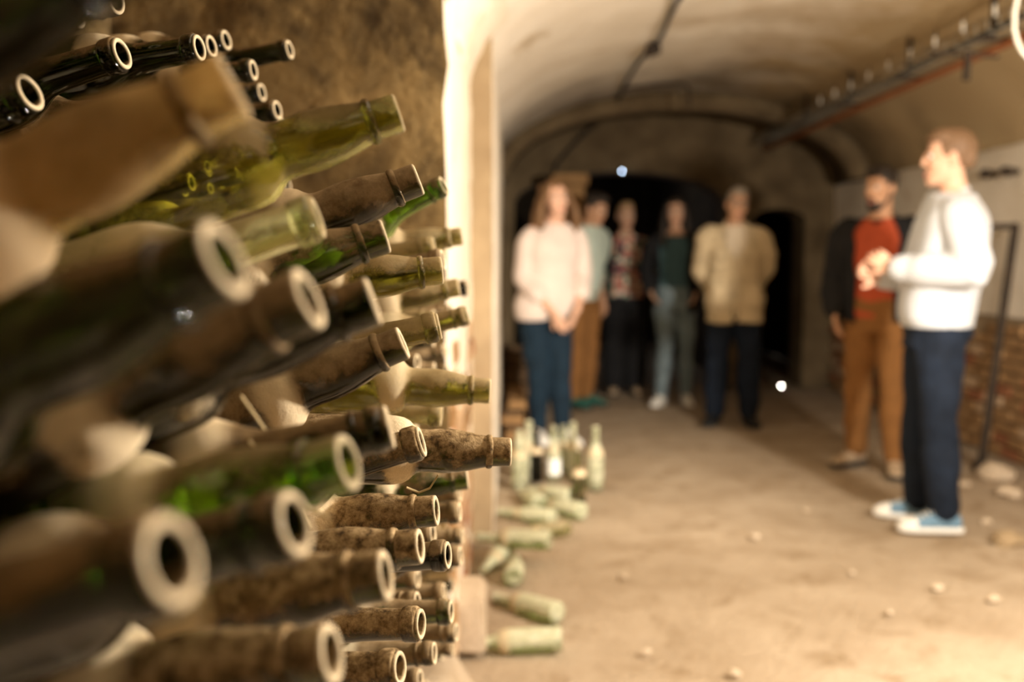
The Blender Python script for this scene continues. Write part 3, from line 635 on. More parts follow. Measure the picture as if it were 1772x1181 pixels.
# bottles on the floor by the pier: standing (mouth u,v; foot u,v) and lying (two ends)
def standing(ub, vb, h, kind, mat, label, lean=(0, 0), ring=None):
    g = ground(ub, vb); a = Vector((lean[0], lean[1], 1)).normalized(); s = h / BL
    return bottle(g + a * h, a, kind, mat, label, 'bottles on the floor by the pier', ring=ring, scale=s)
standing(899, 846, .31, 'b', 'floor', 'pale standing bottle nearest the pier, left of the standing group')
standing(915, 832, .33, 's', 'floor', 'tallest pale standing bottle, just behind the one nearest the pier')
standing(928, 834, .29, 's', 'black', 'black standing bottle in the middle of the standing group')
lb = standing(958, 832, .30, 'g', 'floor', 'standing bottle with a white paper label, behind the lying ones')
v, f = lathe([(.0378, .035), (.0378, .118)], seg=28)
labm = MB().add(v, f).build('paper_label', plain('white_paper', (.82, .82, .76), .8), lb); labm['label'] = 'blank white paper label'
standing(991, 828, .31, 's', 'floor', 'greenish pale standing bottle right of the white labelled one')
standing(1002, 874, .27, 's', 'green', 'dark green standing bottle at the front right of the floor bottles')
standing(1030, 848, .335, 's', 'floor', 'pale standing bottle farthest out on the floor, to the right')
standing(975, 815, .26, 'b', 'floor', 'short pale standing bottle behind the white labelled one')
def lying(u0, v0, u1, v1, kind, mat, label, lift=0.0, length=.30, keep=0):
    a0 = ground(u0, v0, .036 + lift); a1 = ground(u1, v1, .036 + lift)   # mouth end, base end
    d = (a0 - a1).normalized(); s = length / BL; base = a1
    tilt = -.055
    d = (d + Vector((0, 0, tilt))).normalized()
    return bottle(base + d * length, d, kind, mat, label, 'bottles on the floor by the pier', scale=s)
lying(795, 1106, 972, 1106, 's', 'floor', 'pale green bottle lying lowest on the floor, neck to the stone block', length=.30)
lying(806, 1010, 966, 1062, 's', 'floor', 'green tinted bottle lying aslant above the lowest one', length=.30)
lying(812, 1000, 880, 945, 'g', 'floor', 'bottle lying with its neck down left beside the pier, in the pair', length=.29)
lying(898, 925, 888, 1000, 'g', 'floor', 'bottle lying end on, right one of the pair', length=.29)
lying(818, 922, 952, 936, 's', 'floor', 'pale bottle lying level with a long thin neck toward the pier', length=.31, lift=.066)
lying(905, 920, 985, 912, 's', 'pale', 'short looking clear bottle whose base shines beyond the level one', length=.27)
lying(874, 826, 934, 872, 'g', 'floor', 'bottle lying aslant at the top left of the floor heap', lift=.0, length=.32)
lying(905, 838, 988, 860, 'g', 'floor', 'bottle lying farthest back on the right of the floor heap', lift=.0, length=.31)
lying(900, 856, 1008, 886, 'g', 'floor', 'long pale bottle on the right of the heap, its end farthest out', lift=0, length=.32)
lying(870, 881, 958, 897, 'g', 'floor', 'pale bottle lying in the middle of the floor heap', lift=.0, length=.31)
# bits of old straw caught among the bottles
STRAW = plain('old_straw', (.50, .38, .19), .8)
for i, (p, q, l) in enumerate((((-.17, .62, 1.115), (.05, .02, -.07), 'loose blade of old straw hanging among the middle bottles, upper one'), ((-.16, .60, 1.09), (.045, .01, -.05), 'loose blade of old straw hanging among the middle bottles, lower one'), ((-.155, .66, 1.075), (.02, .0, -.055), 'short blade of old straw hanging straight down among the middle bottles'), ((-.10, .93, .985), (.03, .0, .012), 'short straw stuck beside the thick gritty neck'))):
    p = Vector(p); q = Vector(q); n = Vector((0, .012, -.012))
    o = MB().tube([p, p + q * .35 + n, p + q * .7 + n, p + q], [(.0011, .0004)] * 4, 6).build('straw', STRAW); tag(o, l, 'straw')

# ------------------------------------------------------------------ people (local frame: face towards -Y, their left hand at +X)
SKIN = [rough_mat('skin_%s' % n, a, b, 14, 120, .08, .002, .55, spec=.35) for n, a, b in (('fair', (.62, .36, .24), (.70, .43, .30)), ('tan', (.48, .26, .15), (.56, .32, .19)), ('light', (.56, .33, .21), (.64, .39, .26)))]
EYEW = plain('eye_white', (.75, .72, .68), .3); IRIS = plain('eye_iris', (.05, .035, .025), .25); LIPM = plain('lip', (.45, .17, .13), .5)
HAIR = {n: rough_mat('hair_%s' % n, a, b, 50, 160, .5, .004, .6, spec=.4) for n, a, b in (('brown', (.09, .045, .018), (.22, .115, .045)), ('dark', (.012, .009, .007), (.035, .024, .016)), ('ginger', (.12, .066, .032), (.20, .115, .06)), ('grey', (.20, .17, .13), (.34, .29, .23)), ('blond', (.30, .19, .09), (.45, .30, .15)))}
def V(*a): return Vector(a)
def torso_rings(grow, z0, z1, P, fem=False, seg=28, puff=0, arc=None, inner=None):
    if fem: S = [(.84, .165, .118), (.90, .182, .130), (.96, .180, .125), (1.04, .150, .110), (1.11, .138, .102), (1.19, .146, .108), (1.27, .158, .128), (1.33, .160, .118), (1.40, .150, .092), (1.445, .112, .078), (1.475, .085, .062), (1.50, .056, .055)]
    else: S = [(.84, .155, .112), (.90, .168, .122), (.96, .170, .122), (1.05, .160, .118), (1.13, .160, .118), (1.22, .172, .124), (1.30, .184, .126), (1.37, .186, .116), (1.42, .160, .096), (1.455, .118, .080), (1.485, .090, .066), (1.51, .060, .058)]
    w_ = P.get('girth', 1); hf = P.get('_flare', 0)
    zs = [s[0] for s in S]; out = []
    n = max(4, int((z1 - z0) / .035))
    for i in range(n + 1):
        z = z0 + (z1 - z0) * i / n
        rx = float(np.interp(z, zs, [s[1] for s in S])) * w_; ry = float(np.interp(z, zs, [s[2] for s in S])) * w_
        rx += grow + hf * max(0, 1.25 - z) / .45; ry += hf * .6 * max(0, 1.25 - z) / .45 + grow + puff * math.sin(math.pi * min(1, max(0, (z - z0) / .35))) * .5
        t = (z - .92) / .56; cx = P['pelvis'].x + (P['neck'].x - P['pelvis'].x) * t; cy = P['pelvis'].y + (P['neck'].y - P['pelvis'].y) * t
        tw = P.get('twist', 0) * t
        ring = []
        if arc is None: ths = [2 * math.pi * k / seg for k in range(seg)]
        else:
            g = arc(z); ths = [-math.pi / 2 + g + (2 * math.pi - 2 * g) * k / (seg - 1) for k in range(seg)]
        def pt(th, k):
            c_, s_ = math.cos(th), math.sin(th); e = .88
            x = math.copysign(abs(c_) ** e, c_) * (rx - k); y = math.copysign(abs(s_) ** e, s_) * (ry - k)
            return V(cx + x * math.cos(tw) - y * math.sin(tw), cy + x * math.sin(tw) + y * math.cos(tw), z)
        ring = [pt(th, 0) for th in ths]
        if arc is not None: ring += [pt(th, inner) for th in reversed(ths)]
        out.append(ring)
    return out
def limb(mb, pts, rad, t0=0, t1=1, grow=0, seg=14, ref=(0, 1, 0)):
    """tube along a polyline, trimmed to the fraction t0..t1 of its length, radii interpolated"""
    pts = [Vector(p) for p in pts]; L_ = [0]
    for a, b in zip(pts, pts[1:]): L_.append(L_[-1] + (b - a).length)
    n = 16; P_ = []; R_ = []
    def pos(s):
        for i in range(len(pts) - 1):
            if s <= L_[i + 1] or i == len(pts) - 2: return pts[i].lerp(pts[i + 1], (s - L_[i]) / (L_[i + 1] - L_[i]))
    for i in range(n + 1):
        t = t0 + (t1 - t0) * i / n; s = t * L_[-1]
        e = .03 * L_[-1]; p = (pos(max(0, s - e)) + pos(min(L_[-1], s + e)) + pos(s)) / 3 if 0 < s < L_[-1] else pos(s)
        P_.append(p); R_.append(float(np.interp(t, [a for a, _ in rad], [b for _, b in rad])) + grow)
    mb.tube(P_, R_, seg, ref)
ARM = [(0, .056), (.12, .053), (.35, .047), (.5, .041), (.58, .043), (.75, .036), (.93, .027), (1, .026)]
LEGR = [(0, .088), (.08, .090), (.25, .080), (.48, .060), (.53, .058), (.65, .058), (.85, .042), (.97, .036), (1, .038)]
def hand(mb, w_, d, n, side, curl=.35, spread=.0, thumb=.6, k=1.0):
    """palm and five fingers; w_ wrist, d direction of the hand, n palm normal, side +1/-1 puts the thumb"""
    d = d.normalized(); n = (n - d * n.dot(d)).normalized(); s = d.cross(n) * side
    rg = []
    for t, hw, th in ((-.012, .024, .021), (.012, .028, .019), (.035, .036, .0175), (.06, .0405, .0155), (.08, .0415, .0145), (.092, .037, .011)):
        c = w_ + d * t * k + n * .004
        rg.append([c + s * (math.cos(q) * hw * k) + n * (math.sin(q) * th * k) for q in [2 * math.pi * j / 14 for j in range(14)]])
    mb.rings(rg)
    for i, (off, ln, r) in enumerate(((.0315, .072, .0088), (.0105, .081, .0090), (-.0105, .075, .0087), (-.031, .058, .0078))):
        p = w_ + (d * (.078 - .004 * abs(i - 1)) + s * off) * k; ang = spread * (1.5 - i); dd = (d + s * ang).normalized(); pts = [p]; a = curl * (.7 + .12 * i)
        for seg_, q in ((.18, 0), (.44, .6), (.30, 1.0), (.25, .9)):
            c_, s_ = math.cos(a * q), math.sin(a * q); dd = (dd * c_ + n * s_).normalized()
            p = p + dd * ln * seg_ * k; pts.append(p); 
        mb.tube(pts, [r * k, r * k, r * .95 * k, r * .88 * k, r * .72 * k], 9)
    p = w_ + (d * .022 + s * .022 + n * .004) * k; dd = (d * .62 + s * .75 + n * .25 * thumb).normalized(); pts = [p]
    for seg_, q in ((.036, .0), (.034, .3), (.028, .3)):
        dd = (dd * math.cos(q) + (d * .8 + n * .5 * thumb).normalized() * math.sin(q)).normalized(); p = p + dd * seg_ * k; pts.append(p)
    mb.tube(pts, [.0145 * k, .0115 * k, .0102 * k, .0082 * k], 9)
def person(spec):
    P = dict(spec); H_ = P.get('height', 1.75); S = H_ / 1.75; fem = P.get('fem', False); g = P.get('girth', 1)
    P.setdefault('pelvis', V(0, 0, .92)); P.setdefault('neck', V(0, .01, 1.48))
    sw = .168 if fem else .19
    sh = {s: P['neck'] + V(s * sw * (g * .5 + .5), .0, -.075) for s in (1, -1)}
    sk = P['skin']; voxel = .0042
    mb = MB(); mb.rings(torso_rings(-.006, .88, 1.515, P, fem))
    # neck and head
    hc = P['neck'] + V(0, -.022, .165) + P.get('head_off', V(0, 0, 0)); yaw, pit, til = P.get('head', (0, 0, 0))
    R = Matrix.Rotation(yaw, 3, 'Z') @ Matrix.Rotation(til, 3, 'Y') @ Matrix.Rotation(pit, 3, 'X')
    hp = lambda x, y, z: hc + R @ V(x, y, z)
    mb.tube([P['neck'] + V(0, .012, -.06), P['neck'] + V(0, .006, .02), hp(0, .012, -.07), hp(0, .010, 0)], [.068, .057, .054, .052] if not fem else [.056, .047, .045, .045], 16)
    mb.ell(hp(0, .012, .036), (.073, .094, .088), R, 20, 12)
    mb.rings([[hp(math.cos(q) * rx, yc + math.sin(q) * ry, z) for q in [2 * math.pi * j / 20 for j in range(20)]] for z, rx, ry, yc in ((-.118, .020, .018, -.066), (-.110, .034, .034, -.055), (-.092, .047, .054, -.036), (-.065, .057, .068, -.022), (-.03, .064, .076, -.013), (.01, .067, .083, -.006), (.04, .068, .088, 0), (.07, .064, .085, .004))])
    mb.ell(hp(0, -.078, -.104), (.020, .014, .014), R)
    mb.tube([hp(0, -.088, .020), hp(0, -.096, .002), hp(0, -.104, -.020)], [.0085, .0095, .0115], 10); mb.ell(hp(.011, -.098, -.026), (.009, .009, .008), R); mb.ell(hp(-.011, -.098, -.026), (.009, .009, .008), R)
    mb.tube([hp(-.040, -.074, .029), hp(-.018, -.085, .031), hp(.018, -.085, .031), hp(.040, -.074, .029)], [.008, .010, .010, .008], 9)
    for s in (1, -1):
        mb.ell(hp(s * .040, -.062, -.022), (.022, .022, .020), R)
        mb.ell(hp(s * .074, .010, -.004), (.008, .019, .031), R @ Matrix.Rotation(s * -.35, 3, 'Z')); mb.ell(hp(s * .073, .004, -.028), (.007, .010, .011), R)
    mb.tube([hp(-.020, -.084, -.064), hp(0, -.091, -.061), hp(.020, -.084, -.064)], [.006, .008, .006], 9); mb.tube([hp(-.016, -.083, -.073), hp(0, -.088, -.074), hp(.016, -.083, -.073)], [.006, .0085, .006], 9)
    # arms and hands
    arms = {}
    for s, key in ((1, 'left_arm'), (-1, 'right_arm')):
        e, wr_, d, n, curl = P[key]; arms[s] = [sh[s] + V(-s * .02, 0, .012), sh[s] + V(s * .012, 0, -.03), e, wr_]
        limb(mb, arms[s], [(t, r * (.86 if fem else 1)) for t, r in ARM]); hand(mb, wr_, d, n, s * P.get('thumb_flip', 1), curl, .04, k=.92 if fem else 1.0)
    legs = {}
    for s, key in ((1, 'left_leg'), (-1, 'right_leg')):
        kn, an = P[key][:2]; hip = P['pelvis'] + V(s * .088, 0, -.01); legs[s] = [hip, kn, an]
        limb(mb, legs[s], LEGR); yaw_ = P[key][2]; fd = V(math.sin(yaw_), -math.cos(yaw_), 0)
        mb.tube([an + fd * -.03 + V(0, 0, -.04), an + fd * .05 + V(0, 0, -.035), an + fd * .15 + V(0, 0, -.055)], [(.032, .03), (.034, .036), (.02, .036)], 12)
    if S != 1: mb.xf(Matrix.Scale(S, 4))
    body = link('person', remesh(mb, 'person', voxel, 2, .5, .22), sk); body.location = P['loc']; body.rotation_euler = (0, 0, P['rz'])
    tag(body, P['label'], 'person')
    ch = lambda mb_, name, m, vox=None, sm=2, wr=None, parent=body, lab=None: child(mb_, name, m, vox, sm, wr, parent, lab)
    def child(mb_, name, m, vox, sm, wr, parent, lab):
        if S != 1: mb_.xf(Matrix.Scale(S, 4))
        if vox:
            me = remesh(mb_, name, vox, sm)
            if wr: wrinkle(me, *wr)
            o = link(name, me, m, parent)
        else: o = mb_.build(name, m, parent)
        if lab: o['label'] = lab
        return o
    # face details
    for s in (1, -1):
        ey = ch(MB().ell(hp(s * .031, -.0765, .010), (.0125, .0105, .0105), R), 'eye', EYEW); ch(MB().ell(hp(s * .031, -.0855, .010), (.0055, .0025, .0055), R), 'iris', IRIS, parent=ey)
        ch(MB().tube([hp(s * .014, -.094, .030), hp(s * .030, -.092, .035), hp(s * .046, -.078, .030)], [.0035, .004, .0025], 7), 'eyebrow', P['hair_m'])
    ch(MB().tube([hp(-.021, -.0885, -.066), hp(-.008, -.0965, -.064), hp(.008, -.0965, -.064), hp(.021, -.0885, -.066)], [.0035, .005, .005, .0035], 8).tube([hp(-.016, -.0885, -.073), hp(0, -.0945, -.0745), hp(.016, -.0885, -.073)], [.0035, .005, .0035], 8), 'lips', LIPM)
    # hair
    hb = MB(); hk = P['hair']
    hb.ell(hp(0, .020, .044), (.0795, .098, .092), R, 22, 12)
    cut = None
    if hk == 'short':
        hb.ell(hp(0, .066, .005), (.062, .050, .062), R); hb.ell(hp(0, -.02, .085), (.066, .075, .050), R); cut = lambda p: p.y < -.052 - .25 * (p.z - .10) and p.z < .075 or (p.z < -.005 and p.y < .035) or p.z < -.045 or (p.y < -.03 and p.z < .05 and abs(p.x) < .062)
    elif hk == 'quiff':
        hb.ell(hp(0, -.03, .100), (.062, .070, .042), R); hb.ell(hp(0, .060, .01), (.060, .050, .060), R); cut = lambda p: (p.y < -.050 and p.z < .070) or (p.z < .0 and p.y < .035) or p.z < -.045 or (p.y < -.03 and p.z < .05)
    else:
        w2 = P.get('hair_w', .018)
        ln = P.get('hair_len', .26)
        for s in (1, -1):
            for q, yy, rr in ((0, -.030, .024), (1, .005, .030), (2, .045, .032)):
                hb.tube([hp(s * .052, yy * .6, .085), hp(s * .080, yy, .02), hp(s * (.088 + w2), yy - .006, -.07), hp(s * (.088 + w2 * 1.5), yy - .018 + .01 * math.sin(q * 2 + s), -.07 - ln * .45), hp(s * (.080 + w2), yy - .028, -.06 - ln * (.78 + .08 * q))], [rr * .7, rr * .85, rr, rr * 1.05, rr * .5], 10)
        for x in (-.05, -.018, .018, .05): hb.tube([hp(x, .08, .07), hp(x * 1.1, .105, -.02), hp(x * 1.25, .098, -.12), hp(x * 1.3, .075, -.06 - ln)], [.035, .036, .038, .02], 10)
        cut = None
    if S != 1: hb.xf(Matrix.Scale(S, 4))
    hm = remesh(hb, 'hair', .006, 1)
    wrinkle(hm, .0035 if hk == 'long' else .002, 110, 3, (1, 1, .25))
    # carve the face (and the sides, for short hair) out of the hair
    bm = bmesh.new(); bm.from_mesh(hm); Ri = R.inverted(); kill = []
    for f_ in bm.faces:
        p = Ri @ (f_.calc_center_median() / S - hc)
        if cut and cut(p): kill.append(f_)
        elif not cut and p.y < -.030 and p.z < .075 - .3 * abs(p.x) and abs(p.x) < .060 and p.z > -.16: kill.append(f_)
    bmesh.ops.delete(bm, geom=kill, context='FACES'); bm.to_mesh(hm); bm.free()
    link('hair', hm, P['hair_m'], body)
    if P.get('beard'):
        bb = MB().rings([[hp(math.cos(q) * rx, yc + math.sin(q) * ry, z) for q in [math.pi + math.pi * j / 17 for j in range(18)]] + [hp(math.cos(q) * (rx - .02), yc + .012 + math.sin(q) * (ry - .02), z) for q in [2 * math.pi - math.pi * j / 17 for j in range(18)]] for z, rx, ry, yc in ((-.128, .024, .022, -.066), (-.116, .040, .040, -.055), (-.095, .054, .061, -.036), (-.078, .060, .070, -.026))])
        for s in (1, -1): bb.tube([hp(s * .057, -.036, -.083), hp(s * .066, -.010, -.045), hp(s * .068, -.004, -.005)], [.010, .008, .005], 8)
        bb.tube([hp(-.028, -.082, -.075), hp(-.022, -.092, -.055), hp(0, -.101, -.049), hp(.022, -.092, -.055), hp(.028, -.082, -.075)], [.005, .0055, .006, .0055, .005], 8)
        ch(bb, 'beard', P['hair_m'], .004, 1)
    if P.get('glasses'):
        gb = MB()
        for s in (1, -1):
            gb.tube([hp(s * .031 + .022 * math.cos(q), -.096, .008 + .017 * math.sin(q)) for q in [2 * math.pi * j / 16 for j in range(17)]], [.002] * 17, 6)
            gb.tube([hp(s * .053, -.094, .012), hp(s * .076, -.05, .012), hp(s * .080, .01, .010)], [.002] * 3, 6)
        gb.tube([hp(-.010, -.097, .010), hp(0, -.103, .014), hp(.010, -.097, .010)], [.002] * 3, 6); ch(gb, 'glasses', IRON)
    # trousers
    tm = P['trousers']; tb = MB(); tg = P.get('leg_grow', .014)
    tb.rings(torso_rings(.013, .815, 1.02, P, fem)); end = P.get('leg_end', .985)
    for s in (1, -1): limb(tb, legs[s], [(t, r + (tg if t < .5 else tg * P.get('flare', 1.2)) + (.006 if t > .8 else 0)) for t, r in LEGR], 0, end)
    tr = ch(tb, 'trousers', tm, .009, 2, (.006, 30, 2, (1, 1, 1.7)))
    if P.get('pockets'):
        for s in (1, -1): ch(MB().box(P['pelvis'] + V(s * .085, .127, .005), (.06, .006, .065), Matrix.Rotation(s * -.35, 3, 'Z')), 'back_pocket', tm, .006, 1, parent=tr)
        ch(MB().rings(torso_rings(.0165, .985, 1.02, P, fem)), 'waistband', tm, .007, 1, parent=tr)
    # shoes
    for s, key in ((1, 'left_leg'), (-1, 'right_leg')):
        an = legs[s][2]; yaw_ = P[key][2]; fd = V(math.sin(yaw_), -math.cos(yaw_), 0); sd = V(math.cos(yaw_), math.sin(yaw_), 0); a0 = V(an.x, an.y, 0); lift = an.z - .085
        def ring(t, hw, z0, z1): return [a0 + fd * t + sd * (math.cos(q) * hw) + V(0, 0, lift + (z0 + z1) / 2 + math.sin(q) * (z1 - z0) / 2) for q in [2 * math.pi * j / 16 for j in range(16)]]
        up = MB().rings([ring(-.075, .018, .02, .06), ring(-.065, .032, .014, .085), ring(-.03, .039, .012, .098), ring(.03, .042, .012, .098), ring(.08, .045, .012, .078), ring(.13, .048, .012, .062), ring(.165, .043, .012, .050), ring(.188, .026, .014, .036)])
        so = MB().rings([[a0 + fd * t * 1.02 + sd * x * hw + V(0, 0, lift + z) for x, z in ((-1, .003), (1, .003), (1.05, .026), (-1.05, .026))] for t, hw in ((-.082, .02), (-.07, .034), (-.03, .041), (.03, .043), (.09, .048), (.135, .050), (.17, .043), (.193, .024))])
        shoe = ch(up, 'shoe', P['shoes'], .006, 2); ch(so, 'sole', P['soles'], .005, 1, parent=shoe)
        if P.get('toe_cap'): 
            ch(MB().rings([ring(.118, .0505, .010, .068), ring(.14, .050, .010, .062), ring(.17, .045, .010, .053), ring(.192, .030, .012, .039), ring(.198, .01, .02, .03)]), 'toe_cap', P['soles'], .005, 2, parent=shoe)
            lc = MB()
            for k in range(5):
                c = a0 + fd * (.035 + .017 * k) + V(0, 0, lift + .102 - .009 * k); lc.tube([c - sd * .024, c + V(0, 0, .005), c + sd * .024], [.0045] * 3, 6)
            ch(lc, 'laces', P['soles'], None, parent=shoe)
    # tops: list of layers
    for L_ in P['tops']:
        P['_flare'] = L_.get('flare', 0); b = MB(); gr = L_.get('grow', .012); z0 = L_.get('hem', .90); z1 = L_.get('top', 1.50)
        b.rings(torso_rings(gr, z0, z1, P, fem, puff=L_.get('puff', 0), arc=L_.get('arc'), inner=L_.get('inner', .014)))
        se = L_.get('sleeve', .93)
        if se:
            for s in (1, -1): limb(b, [arms[s][0] + V(0, 0, -gr * (.25 if L_.get('arc') else .5))] + arms[s][1:], [(t, r * (.86 if fem else 1) + (gr * 1.1 + L_.get('bulk', .004)) * min(1, (.62 if L_.get('arc') else .40) + 3.0 * t)) for t, r in ARM], 0, se, 0)
        t = ch(b, L_['name'], L_['mat'], .008, 2, L_.get('wr', (.006, 30, 5, (1, 1, 1.6))), lab=L_.get('label'))
        for f_ in L_.get('extra', []): f_(ch, t, P, arms, L_, fem)
    return body
def band(name, z0, z1, extra, m=None):
    def f(ch, t, P, arms, L_, fem): ch(MB().rings(torso_rings(L_.get('grow', .012) + extra, z0, z1, P, fem)), name, m or L_['mat'], .007, 2, parent=t)
    return f
def cuffs(t0, t1, extra, name='cuff', m=None):
    def f(ch, t, P, arms, L_, fem):
        for s in (1, -1):
            b = MB(); limb(b, arms[s], [(q, r * (.86 if fem else 1)) for q, r in ARM], t0, t1, L_.get('grow', .012) * 1.1 + extra); ch(b, name, m or L_['mat'], .006, 2, parent=t)
    return f
def collar(rx, r, h=.0, m=None, name='collar', ring=True):
    def f(ch, t, P, arms, L_, fem):
        n = P['neck']; pts = [n + V(math.cos(q) * rx, math.sin(q) * rx * .98 - .004, -.005 + h + .028 * math.sin(q)) for q in [2 * math.pi * k / 20 + math.pi / 2 for k in range(21)]]
        ch(MB().tube(pts, [(r, r)] * 21, 8, round_caps=False), name, m or L_['mat'], .006, 1, parent=t)
    return f
def lapels(m, spread=.07, low=1.27):
    def f(ch, t, P, arms, L_, fem):
        for s in (1, -1):
            n = P['neck']; ch(MB().tube([n + V(s * .062, .05, .015), n + V(s * .078, -.02, .005), n + V(s * .070, -.085, -.06), V(s * spread + n.x, n.y - .150, low + .05), V(s * spread * .6 + n.x, n.y - .155, low)], [(.030, .010), (.034, .010), (.034, .009), (.028, .008), (.012, .007)], 10, (0, 0, 1)), 'lapel', m, .006, 1, parent=t)
    return f
def patches(lst, m, name='pocket'):
    def f(ch, t, P, arms, L_, fem):
        for x, y, z, hx, hz in lst: ch(MB().box((P['neck'].x * .5 + x, y, z), (hx, .008, hz), Matrix.Rotation(x * 1.6, 3, 'Z')), name, m, .006, 1, parent=t)
    return f
WHITE_KNIT = fabric('cream_knit', (.52, .545, .575), .08); DENIM = fabric('dark_denim', (.009, .015, .028), .5); DENIMW = fabric('blue_denim', (.008, .021, .036), .4); DENIML = fabric('faded_denim', (.17, .22, .24), .35)
WSOLE = plain('white_rubber', (.78, .76, .70), .5); BCANVAS = fabric('blue_canvas', (.14, .24, .33), .2); DSOLE = plain('dark_rubber', (.03, .028, .025), .7)
BLACKF = fabric('black_cloth', (.012, .012, .013), .3); RUSTF = fabric('rust_cotton', (.42, .075, .03), .15); CHINO = fabric('brown_chino', (.22, .10, .03), .15); SUEDE = fabric('beige_suede', (.42, .31, .20), .15)
PINK = fabric('pale_pink_cotton', (.66, .555, .49), .08); KHAKI = fabric('khaki_cotton', (.58, .47, .30), .12); CREAM = fabric('cream_wool', (.62, .53, .40), .1); TEALF = fabric('teal_cotton', (.06, .12, .14), .2)
MINT = fabric('mint_cotton', (.50, .58, .50), .08); GREENB = fabric('dark_green_rib', (.03, .12, .09), .2)
def floral():
    m, nt, b, _ = nodes('floral_cotton'); vo = mk(nt, 'ShaderNodeTexVoronoi'); vo.inputs['Scale'].default_value = 26; nt.links.new(coord(nt), vo.inputs['Vector'])
    sp = mk(nt, 'ShaderNodeSeparateColor'); nt.links.new(vo.outputs['Color'], sp.inputs[0])
    nt.links.new(ramp(nt, sp.outputs[0], [(.0, (.03, .03, .04)), (.28, (.04, .04, .06)), (.3, (.55, .22, .15)), (.5, (.62, .36, .26)), (.55, (.22, .32, .22)), (.72, (.66, .56, .45)), (.9, (.40, .12, .12))]), b.inputs['Base Color'])
    nt.nodes[-1].color_ramp.interpolation = 'CONSTANT' if hasattr(nt.nodes[-1], 'color_ramp') else None; b.inputs['Roughness'].default_value = .85; return m
FLORAL = floral()
def at_ground(u, v): g = ground(u, v); return (g.x, g.y, 0)
Rd = math.radians
A_SIDE = {1: (V(.235, .03, 1.14), V(.245, -.04, .89), V(.02, -.1, -1), V(-1, 0, 0), .35), -1: (V(-.235, .03, 1.14), V(-.245, -.04, .89), V(-.02, -.1, -1), V(1, 0, 0), .35)}
LEG = {1: (V(.095, -.015, .50), V(.10, .02, .085), .12), -1: (V(-.095, -.015, .50), V(-.10, .02, .085), -.12)}
def arm_v(sgn, e, w_, d, n, c): return (V(sgn * e[0], e[1], e[2]), V(sgn * w_[0], w_[1], w_[2]), V(sgn * d[0], d[1], d[2]), V(sgn * n[0], n[1], n[2]), c)
# speaker in the cream sweater, seen from his left and a little from behind
person(dict(loc=at_ground(1612, 910), rz=Rd(-103), height=1.75, girth=1.04, skin=SKIN[0], hair='short', hair_m=HAIR['ginger'], head=(Rd(-3), .0, 0), neck=V(0, .04, 1.48), pelvis=V(0, -.01, .92),
    label='man in a cream sweater and dark jeans talking with raised hands',
    left_arm=(V(.285, .075, 1.155), V(.085, -.215, 1.165), V(-.50, -.62, .50), V(-.75, .35, -.2), .75), right_arm=(V(-.27, .02, 1.14), V(-.075, -.250, 1.12), V(.45, -.70, .32), V(.8, .25, .25), .75),
    left_leg=(V(.10, -.005, .50), V(.105, .03, .085), .10), right_leg=(V(-.10, -.05, .50), V(-.11, -.04, .085), -.22),
    trousers=DENIM, leg_grow=.020, flare=1.25, pockets=True, shoes=BCANVAS, soles=WSOLE, toe_cap=True,
    tops=[dict(name='sweater', mat=WHITE_KNIT, grow=.026, hem=.93, top=1.49, sleeve=.90, bulk=.012, puff=.05, wr=(.010, 24, 5, (1, 1, 1.6)), extra=[band('hem_band', .905, .965, -.003), cuffs(.86, .93, .006), collar(.064, .014, .01)])]))
# bearded man behind him
person(dict(loc=at_ground(1512, 812), rz=Rd(-32), height=1.70, skin=SKIN[1], hair='quiff', hair_m=HAIR['dark'], beard=True, head=(Rd(-28), .10, 0), neck=V(.0, -.005, 1.48),
    label='bearded man in a rust red shirt, black jacket and brown trousers',
    left_arm=A_SIDE[1], right_arm=(V(-.26, .05, 1.16), V(-.235, -.075, .94), V(.15, -.3, -1), V(1, .2, 0), .5),
    left_leg=(V(.10, -.03, .50), V(.13, -.09, .085), .30), right_leg=(V(-.10, -.02, .50), V(-.125, .08, .085), -.50), trousers=CHINO, leg_grow=.018, shoes=SUEDE, soles=DSOLE,
    tops=[dict(name='shirt', mat=RUSTF, grow=.012, hem=.90, top=1.475, sleeve=0, extra=[]),
          dict(name='jacket', mat=BLACKF, grow=.032, hem=.88, top=1.49, sleeve=.93, bulk=.01, inner=.016, arc=lambda z: .55 + .25 * max(0, (z - 1.3)) * 4, wr=(.008, 26, 4, (1, 1, 1.5)), extra=[collar(.075, .016, .004), cuffs(.90, .95, .012)])]))
